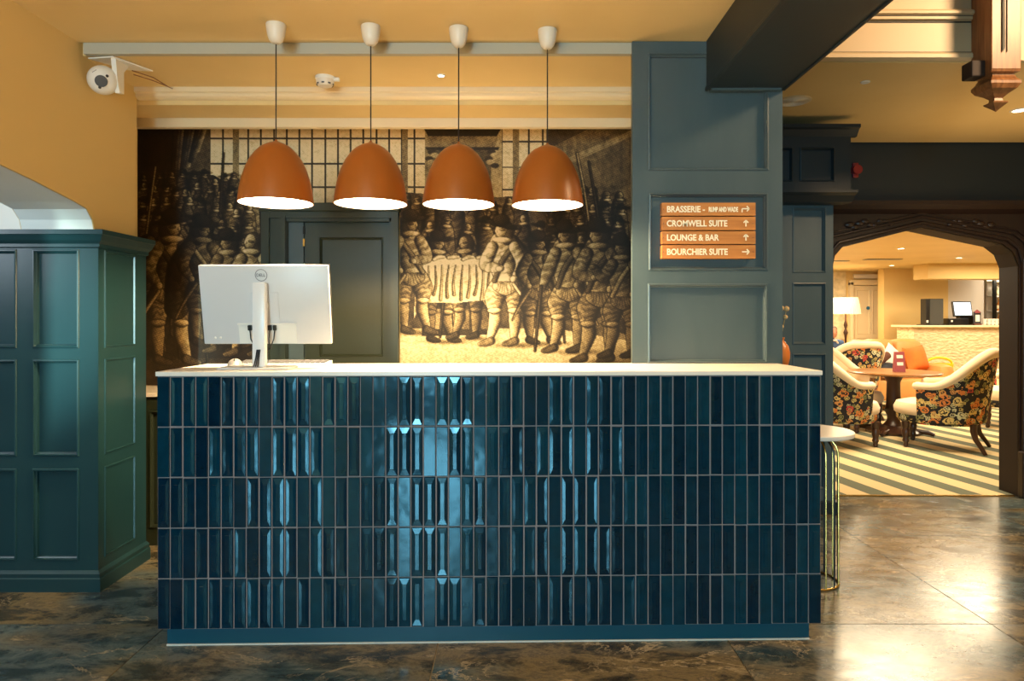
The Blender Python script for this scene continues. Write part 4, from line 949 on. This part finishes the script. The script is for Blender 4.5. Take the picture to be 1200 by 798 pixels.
# wallpaper panel behind the lamp
wpp = MB((5.9,12.98,1.3)).box(4.6,6.34,12.96,12.99,.9,2.19).build('wallpaper_panel',mat('scrolled_wallpaper',(.72,.60,.38),.7,var=(9,(.42,.34,.20),.9)),label='pale scroll-patterned wall panel behind the floor lamp',cat='panel'); wpp.location=(5.9,12.98,1.3)
# bar
br = thing('bar_counter','cream textured bar counter at the back of the lounge','bar',(8.6,11.3,.006)); off=(8.6,11.3,0)
xl = pxx(1071,11.3)
MB(off).box(xl,10.55,11.3,11.8,0,1.15).build('bar_front','barfront',br)
MB(off).box(xl-.08,10.58,11.22,11.85,1.15,1.185,.008).build('bar_top','cream_gloss',br)
MB().box(pxx(1083,11.2),10.6,11.1,11.5,1.95,2.2).build('trim_bulkhead','wall_cream',kind='structure')
MB().box(pxx(1109,12.4),pxx(1151,12.4),12.35,12.45,1.15,2.2).build('wall_bar_panel','bar_white',kind='structure')
MB().box(xl+.02,pxx(1109,12.3),12.25,12.45,0,2.2).build('wall_bar_left','wall_cream',kind='structure')
# tall speaker box on the bar
tb_ = thing('bar_speaker','tall black box on the left end of the bar counter','speaker',(pxx(1092,11.5),11.5,1.193))
MB().box(-.145,.145,-.08,.08,0,.44,.006).build('cabinet','black',tb_); MB().box(-.085,.14,-.086,-.08,.01,.43,.002).build('front_grille',mat('charcoal_mesh',(.045,.045,.04),.7),tb_); MB().box(-.14,-.11,-.086,-.08,.04,.08).build('badge','white_plastic',tb_); MB().box(-.2,.2,-.1,.1,0,.012).build('stand_tray','black',tb_)
# till
tt = thing('till','black till with bright touch screen standing on the bar','till',(pxx(1126,11.5),11.55,1.193))
MB().box(-.24,.10,-.1,.15,0,.11,.008).build('cash_drawer','black',tt)
m_ = MB().box(-.13,.19,-.02,.02,-.13,.13,.008); m_.v=[Matrix.Translation((.02,.0,.27))@Matrix.Rotation(-.2,4,'X')@v for v in m_.v]; m_.build('screen_case','black',tt)
m_ = MB().box(-.11,.17,-.024,-.02,-.11,.11); m_.v=[Matrix.Translation((.02,.0,.27))@Matrix.Rotation(-.2,4,'X')@v for v in m_.v]; m_.build('screen','screen',tt)
MB().box(.0,.22,-.04,.08,0,.15,.006).build('till_base','blackmetal',tt)
MB().box(-.20,-.17,-.105,-.1,.05,.08).build('label_tag','white_plastic',tt)
mb_ = thing('menu_stand','dark display card with pale print on the bar, right of till','stand',(pxx(1145,11.35),11.35,1.193))
MB().box(-.06,.06,-.012,.012,0,.22,.004).build('card','dark_cloth',mb_); MB().lathe([(.045,0),(.05,.02),(.0,.06)],(0,0,.20),16).build('crown','menu',mb_); MB().box(-.035,.035,-.016,-.012,.06,.17).build('print_panel','white_cloth',mb_)
MB().box(-.06,.06,-.03,.03,0,.03,.003).build('foot','brown_cloth',mb_)
# crockery on the bar
cupb = None
for k,(x,z,n_) in enumerate(((1154,0,0),(1158,0,0),(1161.5,0,0),(1165,0,0))):
    lab = ['white cups stack nearest the display card on the bar','second white cup stack from the display card','third white cup stack from the display card','white cup stack beside the green container'][k]
    t_ = thing('cup_stack',lab,'cups',(pxx(x,11.4),11.4-.02*k,1.193),0,'white cups on the bar')
    for j in range(2): MB().lathe([(.018,j*.05),(.03,.03+j*.05),(.034,.055+j*.05),(.030,.055+j*.05),(.02,.02+j*.05)],n=16).build('cup','white_plastic',t_,smooth=True)
gb = thing('green_container','lime green container on the bar at the arch edge','container',(pxx(1176,11.35),11.32,1.193)); MB().lathe([(.05,0),(.075,.16),(.08,.2),(.06,.21),(.0,.2)],n=20).build('tub','green_plastic',gb,smooth=True); MB().tube([(-.06,0,.19),(-.03,0,.25),(.03,0,.25),(.06,0,.19)],.008,8).build('handle','green_plastic',gb,smooth=True)
# bottle shelves
bs = thing('bottle_shelf','tall back-bar shelving full of bottles behind the bar','shelves',(pxx(1161,12.6),12.5,0)); 
xs0,xs1 = -.14,1.2
MB().box(xs0-.05,xs0,-.25,-.21,.01,2.15).build('side_post','blackmetal',bs); MB().box(xs0+.36,xs0+.41,-.24,-.20,.01,2.15).build('side_post','oak',bs); MB().box(xs0,xs1,.0,.05,.01,2.15).build('back_panel','bar_white',bs)
for z in (1.15,1.42,1.69,1.96): MB().box(xs0,xs1,-.24,0,z,z+.02).build('shelf','bar_white',bs)
proto_b = {}
for zi,z in enumerate((1.17,1.44,1.71)):
    for k in range(7):
        mm = ['bottle_amber','bottle_clear','bottle_green','bottle_amber'][(k*3+zi)%4]
        x = pxx(1161,12.6)+xs0+.05+k*.085
        if .33 < x-pxx(1161,12.6)-xs0 < .43: continue
        if mm not in proto_b:
            t_ = thing('bottle','x','bottle',(0,0,0)); MB().lathe([(0,0),(.032,0),(.034,.01),(.034,.13),(.012,.17),(.011,.21),(0,.21)],n=14).build('bottle_glass',mm,t_,smooth=True); MB().lathe([(.013,.205),(.013,.225),(0,.226)],n=10).build('cap','gold',t_); MB().lathe([(.0345,.04),(.0345,.10)],n=14).build('paper_label','letter',t_); proto_b[mm]=t_
        else: t_ = copy_tree(proto_b[mm])
        t_.location=(x,12.38,z+.001)
        row = ['lower','middle','upper'][zi]; colr = {'bottle_amber':'amber','bottle_clear':'pale','bottle_green':'green'}[mm]
        tag(t_, f'{colr} glass bottle on the {row} shelf behind the bar, '+['leftmost','second from left','third from left','fourth from left','fifth from left','sixth from left','last on the right'][k],'bottle',f'{colr} bottles on the {row} bar shelf')
# lounge downlights and ceiling slots
for (x,y),lab in zip(((1056,291),(1124,302),(1045,311),(1077,316)),('nearest lit downlight in the lounge ceiling, below the arch point','lit lounge downlight above the till','lit lounge downlight above the panelled door','farthest lit downlight, left of the bar bulkhead')):
    disc('downlight',x,y,LC,.055,'glow_small',lab,'downlight',True)
MB((4.6,8,LC)).box(0,1,0,1,0,1) 
for (x0_,x1_,y_,lab) in ((1015,1056,303.5,'dark slot air vent in the lounge ceiling before the nearest downlights'),(965,994,305.5,'dark slot air vent in lounge ceiling beside the pilaster')):
    dd=(LC-1.32)*F/(372-y_); t_=thing('slot_vent',lab,'vent',(pxx((x0_+x1_)/2,dd),dd,LC)); hw_=(x1_-x0_)/2/F*dd
    MB().box(-hw_,hw_,-.05,.05,-.006,.0).build('vent_slot','black',t_); MB().box(-hw_-.02,hw_+.02,.05,.07,-.012,0).build('vent_frame','ceramic',t_)
# floor lamp
FL = thing('floor_lamp','lit floor lamp with pleated cream shade and dark turned pole','lamp',(pxx(991,11.9),11.9,.006)); FL.scale=(1.14,1.14,1.0)
n_=48; vs_=[]; 
for z,r in ((1.375,.205),(1.39,.205),(1.52,.19),(1.655,.165),(1.66,.165)):
    for k in range(n_*2): a_=PI*k/n_; rr_=r+(.006 if k%2 else -.002); vs_.append((rr_*math.cos(a_),rr_*math.sin(a_),z))
N2=n_*2; MB().add(vs_,[(j*N2+k,j*N2+(k+1)%N2,(j+1)*N2+(k+1)%N2,(j+1)*N2+k) for j in range(4) for k in range(N2)]).build('lamp_shade','lampshade',FL)
MB().lathe([(.15,0),(.15,.02),(.05,.04),(.02,.08),(.016,.5),(.03,.55),(.016,.6),(.014,.9),(.02,1.0),(.035,1.05),(.02,1.1),(.014,1.12),(.03,1.18),(.014,1.26),(.012,1.45)],n=20).build('pole','legwood',FL,smooth=True)
MB().ball((0,0,1.5),.04,14,10).build('bulb','glow_small',FL,smooth=True)
light('POINT','floor_lamp_light',(pxx(991,11.9),11.9,1.35),16,(1,.68,.34),None,.08)

# tub chairs
def tub_chair(label, loc, rz):
    """faces +Y; back at -Y."""
    r = thing('tub_chair', label, 'chair', loc, rz, 'floral tub chairs round the lounge tables'); r.scale = (1.18,1.18,1.04)
    nA=44; Am=math.radians(118)
    def prof_r(z, a): return .315+.055*((z-.30)/.62)*(1 if True else 0)+.03*math.cos(a)*((z-.3)/.6)
    def top(a):
        t_=abs(a)/Am; s_=min(max((t_-.16)/.66,0),1); s_=s_*s_*(3-2*s_); return .93*(1-s_)+.625*s_-.02*t_
    def pt(a,z,ins=0):
        rr=prof_r(z,a)-ins; ex = 1.0+.10*max(0,-math.cos(a)); return (rr*math.sin(a)*1.02,-rr*math.cos(a)*ex,z)
    for nm,ins,m_,zb in (('outer_back',0,'floral',.27),('inner_back',.055,'linen',.36)):
        vs=[];fs=[];R_=7
        for j in range(R_+1):
            for i in range(nA+1):
                a=-Am+2*Am*i/nA; z=zb+(top(a)-zb)*j/R_; vs.append(pt(a,z,ins))
        for j in range(R_):
            for i in range(nA): fs.append((j*(nA+1)+i,j*(nA+1)+i+1,(j+1)*(nA+1)+i+1,(j+1)*(nA+1)+i))
        if nm=='outer_back':   # close the bottom edge and the arm fronts to the inner skin
            n0=len(vs); 
            for i in range(nA+1): a=-Am+2*Am*i/nA; vs.append(pt(a,zb,.055))
            for i in range(nA): fs.append((i,n0+i,n0+i+1,i+1))
            for e in (0,nA):
                a=-Am+2*Am*e/nA; n1=len(vs)
                for j in range(R_+1): vs.append(pt(a,zb+(top(a)-zb)*j/R_,.055))
                for j in range(R_): fs.append((j*(nA+1)+e,(j+1)*(nA+1)+e,n1+j+1,n1+j))
        b=MB(); b.add(vs,fs); b.build(nm,m_,r,smooth=True)
    pts=[Vector(pt(-Am+2*Am*i/nA,top(-Am+2*Am*i/nA),.027)) for i in range(nA+1)]
    radii=[.040+.006*math.cos((-Am+2*Am*i/nA)) for i in range(nA+1)]; radii[0]=radii[-1]=.044
    e0=pts[0]+(pts[0]-pts[1]).normalized()*.03; e1=pts[-1]+(pts[-1]-pts[-2]).normalized()*.03
    MB().tube([e0]+pts+[e1],[.03]+radii+[.03],12).build('top_roll','linen',r,smooth=True)
    MB().lathe([(.0,.30),(.27,.30),(.295,.33),(.30,.38),(.28,.43),(.20,.455),(0,.465)],(0,.05,0),32,sy=1.08).build('seat_cushion','linen',r,smooth=True)
    MB().lathe([(0,.24),(.28,.24),(.30,.27),(.30,.32),(0,.32)],(0,.04,0),32,sy=1.05).build('seat_rail','floral',r,smooth=True)
    for s_ in (-1,1):
        MB().lathe([(.012,0),(.022,.015),(.018,.04),(.028,.06),(.022,.085),(.03,.12),(.034,.16),(.024,.18),(.032,.20),(.034,.25)],(s_*.20,.25,0),16).build('leg','legwood',r,smooth=True)
        MB().tube([(s_*.24,-.32,0),(s_*.225,-.29,.06),(s_*.205,-.25,.13),(s_*.195,-.235,.20),(s_*.19,-.235,.27)],[.016,.018,.022,.026,.028],10).build('leg','legwood',r,smooth=True)
    return r
tub_chair('floral tub chair nearest the pilaster, side on, its arm roll cut off at left',(pxx(979,7.1),7.12,0.006),math.radians(-82))
tub_chair('tub chair showing its plain cream inside, behind the side-on chair at the left',(3.95,8.14,0.006),math.radians(-146))
tub_chair('large floral tub chair right of the round table, back to the viewer',(pxx(1112,6.85),6.95,0.006),math.radians(52))
tub_chair('far floral tub chair whose back peeps over the cream chair by the sofa',(4.40,9.03,0.006),math.radians(8))
tub_chair('floral tub chair half hidden by the arch post at the right',(pxx(1190,8.2),8.2,0.006),math.radians(60))
# table with pedestal
rt_ = thing('round_table','round brown pedestal table between the two front tub chairs','table',(pxx(1047,7.8),7.8,.006)); rt_.scale = (1.08,1.08,.96)
MB().lathe([(0,.695),(.40,.695),(.44,.705),(.45,.72),(.44,.73),(0,.732)],n=56).build('table_top','tablewood',rt_,smooth=True)
MB().lathe([(0,.0),(.26,.0),(.27,.03),(.22,.06),(.10,.09),(.065,.14),(.06,.20),(.085,.26),(.07,.34),(.065,.60),(.09,.66),(.16,.695)],n=28).build('pedestal','legwood',rt_,smooth=True)
for k in range(4):
    a_=PI/4+PI/2*k; MB().tube([(.2*math.cos(a_),.2*math.sin(a_),.045),(.32*math.cos(a_),.32*math.sin(a_),.04),(.38*math.cos(a_),.38*math.sin(a_),.02)],[.03,.028,.02],10).build('foot','legwood',rt_,smooth=True)
mh = thing('menu_card','plum menu card holder with pale print standing on the round table','menu',(pxx(1053.5,7.65),7.65,.711))
MB().prism([(-.03,0),(.03,0),(.004,.225),(-.004,.225)],0,-.058,.058).build('card','menu',mh)
for z in (.17,.09):
    b=MB().box(-.034,.034,-.0045,-.0015,-.018,.018); b.v=[Matrix.Translation((0,-.030+z*.1156,z))@Matrix.Rotation(-.115,4,'X')@v for v in b.v]; b.build('print_panel','white_cloth',mh)
# orange sofa behind
sf = thing('sofa','tan orange leather sofa behind the round table','sofa',(5.58,9.9,.004))
MB().box(-.5,.45,.25,.55,.15,.98,.10).build('backrest','leather',sf,smooth=True)
MB().box(-.5,.45,-.40,.32,.15,.45,.06).build('seat','leather',sf,smooth=True)
MB().box(.35,.58,-.45,.5,.12,.66,.09).build('armrest','leather',sf,smooth=True)
MB().box(-.62,-.44,-.45,.5,.12,.66,.09).build('armrest','leather',sf,smooth=True)
for k in range(2): MB().box(-.43+k*.41,-.03+k*.41,-.02,.26,.46,1.0,.09).build('back_cushion','leather',sf,smooth=True)
for x in (-.52,.48):
    for y in (-.38,.45): MB().lathe([(.02,0),(.03,.13)],(x,y,0),10).build('leg','legwood',sf)
def cushion(name, label, loc, size, m_, rot):
    n_=14; vs=[];fs=[]
    for side in (1,-1):
        for j in range(n_+1):
            for i in range(n_+1):
                u=2*i/n_-1; v=2*j/n_-1; pin=1-.10*(1-u*u)*(abs(v)>.99)-.0
                h=max(0,(1-u**4)*(1-v**4))**.5; sx=1-.07*(1-v*v)*0; 
                uu=u*(1-.08*(1-abs(v)**2)*abs(u)); vv=v*(1-.08*(1-abs(u)**2)*abs(v))
                vs.append((uu*size[0]/2,side*h*size[2]/2,vv*size[1]/2+size[1]/2))
    N_=n_+1
    for s_ in range(2):
        for j in range(n_):
            for i in range(n_): a=s_*N_*N_+j*N_+i; fs.append((a,a+1,a+N_+1,a+N_))
    b=MB(); b.add(vs,fs); o=b.build(name,m_,smooth=True,label=label,cat='cushion'); o.location=loc; o.rotation_euler=rot; return o
cushion('cushion','bright orange cushion at the right end of the sofa',(5.80,9.72,.56),(.36,.36,.16),'orange_cloth',(-.25,-.12,.25))
cushion('cushion','white cushion leaning on the sofa behind the menu card',(5.33,9.72,.60),(.32,.36,.12),'white_cloth',(-.3,.72,.1))
ck=thing('coat','dark charcoal coat heaped on the sofa beside the white cushion','coat',(5.26,9.60,.50))
ckm=MB().ball((0,0,.0),.22,24,14,(1.0,.55,.80)); rr=random.Random(4)
for i,v in enumerate(ckm.v): v.z=max(v.z,0); f_=1+.12*math.sin(v.x*31+v.y*17)+.06*math.sin(v.z*55+v.x*9); ckm.v[i]=Vector((v.x*f_,v.y*f_,v.z*f_))
ckm.build('coat_folds','dark_cloth',ck,smooth=True); MB().tube([(-.25,-.05,.10),(-.12,-.08,.24),(.0,-.06,.30)],[.05,.07,.05],12).build('sleeve','brown_cloth',ck,smooth=True)
# yellow caution board lying behind chair -> small yellow container with handle
yb=thing('yellow_basket','yellow plastic basket with a handle beyond the right tub chair','basket',(pxx(1099,10.3)+.02,10.3,.006))
MB().lathe([(.15,0),(.19,.5),(.20,.62),(.185,.62),(.17,.5)],n=28,sy=.7).build('basket_body','yellow',yb,smooth=True)
MB().tube([(.19*math.cos(a),0,.62+.09*math.sin(a)) for a in [PI*k/10 for k in range(11)]],.018,8).build('handle','yellow',yb,smooth=True)
# far red-brown armchair leg: a seated person by the pilaster
ps = thing('person','person with short grey-brown hair in a navy jacket, seated, head bowed, by pilaster','person',(pxx(975,11.2)-.02,11.25,.006))
def skin(name, pts, edges, radii, m_, parent, sub=2):
    me=bpy.data.meshes.new(name); me.from_pydata([Vector(p) for p in pts],edges,[]); o=bpy.data.objects.new(name,me); COL.objects.link(o); o.parent=parent
    md=o.modifiers.new('skin','SKIN'); 
    for i,v in enumerate(me.skin_vertices[0].data): v.radius=(radii[i],radii[i]) if not isinstance(radii[i],tuple) else radii[i]; v.use_root=(i==0)
    sb=o.modifiers.new('sub','SUBSURF'); sb.levels=sub; sb.render_levels=sub; me.materials.append(M[m_]); 
    dg=bpy.context.evaluated_depsgraph_get(); dg.update(); m2=bpy.data.meshes.new_from_object(o.evaluated_get(dg)); o.modifiers.clear(); o.data=m2
    for p in m2.polygons: p.use_smooth=True
    return o
pts=[(0,0,.50),(0,.0,.68),(0,-.02,.86),(0,-.05,.95),(.0,-.07,1.0),(.17,-.04,.88),(.23,-.10,.68),(.16,-.30,.62),(-.17,-.04,.88),(-.23,-.10,.68),(-.16,-.30,.62),(.10,-.02,.48),(.14,-.42,.50),(.14,-.44,.10),(.14,-.56,.06),(-.10,-.02,.48),(-.14,-.42,.50),(-.14,-.44,.10),(-.14,-.56,.06)]
ed=[(0,1),(1,2),(2,3),(3,4),(2,5),(5,6),(6,7),(2,8),(8,9),(9,10),(0,11),(11,12),(12,13),(13,14),(0,15),(15,16),(16,17),(17,18)]
ra_=[.14,.13,.14,.06,.055,.075,.055,.04,.075,.055,.04,.10,.075,.05,.035,.10,.075,.05,.035]
skin('clothed_body',pts,ed,ra_,'blue_cloth',ps)
hd=MB().ball((0,-.10,1.07),.085,24,18,(.88,1.05,1.22)); hd.build('head','skin',ps,smooth=True)
MB().lathe([(0,-.01),(.012,0),(.004,.03),(0,.034)],(0,-.192,1.055),10).build('nose','skin',ps,smooth=True)
for s_ in (-1,1):
    MB().ball((s_*.076,-.095,1.065),.02,10,8,(.4,.8,1.3)).build('ear','skin',ps,smooth=True)
    MB().ball((s_*.030,-.178,1.078),.008,8,6).build('eye','black',ps)
hr=MB().ball((0,-.085,1.10),.088,24,16,(.95,1.05,1.05)); hr.v=[v for v in hr.v]; 
for i,v in enumerate(hr.v):
    if v.y<-.13 and v.z<1.14: hr.v[i]=Vector((v.x*.9,-.13,max(v.z,1.09)))
    elif v.z<1.03: hr.v[i]=Vector((v.x*.85,max(v.y,-.05)*.9,1.03))
hr.build('hair','hair',ps,smooth=True)
MB().tube([(-.10,-.09,.88),(-.05,-.13,.94),(.05,-.13,.94),(.10,-.09,.88)],.018,8).build('shirt_collar','white_cloth',ps,smooth=True)
for s_ in (-1,1):
    h=MB(); h.ball((s_*.15,-.335,.62),.035,14,10,(1,1.2,.6))
    for k in range(4): h.tube([(s_*.15-.024+k*.016,-.36,.622),(s_*.15-.025+k*.017,-.395,.618),(s_*.15-.024+k*.016,-.415+.006*(k%3),.60)],[.0085,.008,.006],8)
    h.tube([(s_*(.15-.03),-.33,.62),(s_*(.15-.055),-.355,.62),(s_*(.15-.06),-.375,.612)],[.010,.009,.007],8)
    h.build('hand','skin',ps,smooth=True)
sch=thing('dining_chair','plain dark chair under the seated person','chair',(pxx(975,11.2)-.02,11.28,.006))
MB().box(-.22,.22,-.25,.22,.37,.405,.01).build('seat','legwood',sch); MB().box(-.20,.20,.2,.235,.45,.80,.01).build('backrest','legwood',sch)
for x in (-.19,.19):
    MB().box(x-.018,x+.018,-.23,-.195,0,.37).build('leg','legwood',sch); MB().box(x-.018,x+.018,.195,.235,0,.82).build('leg','legwood',sch)
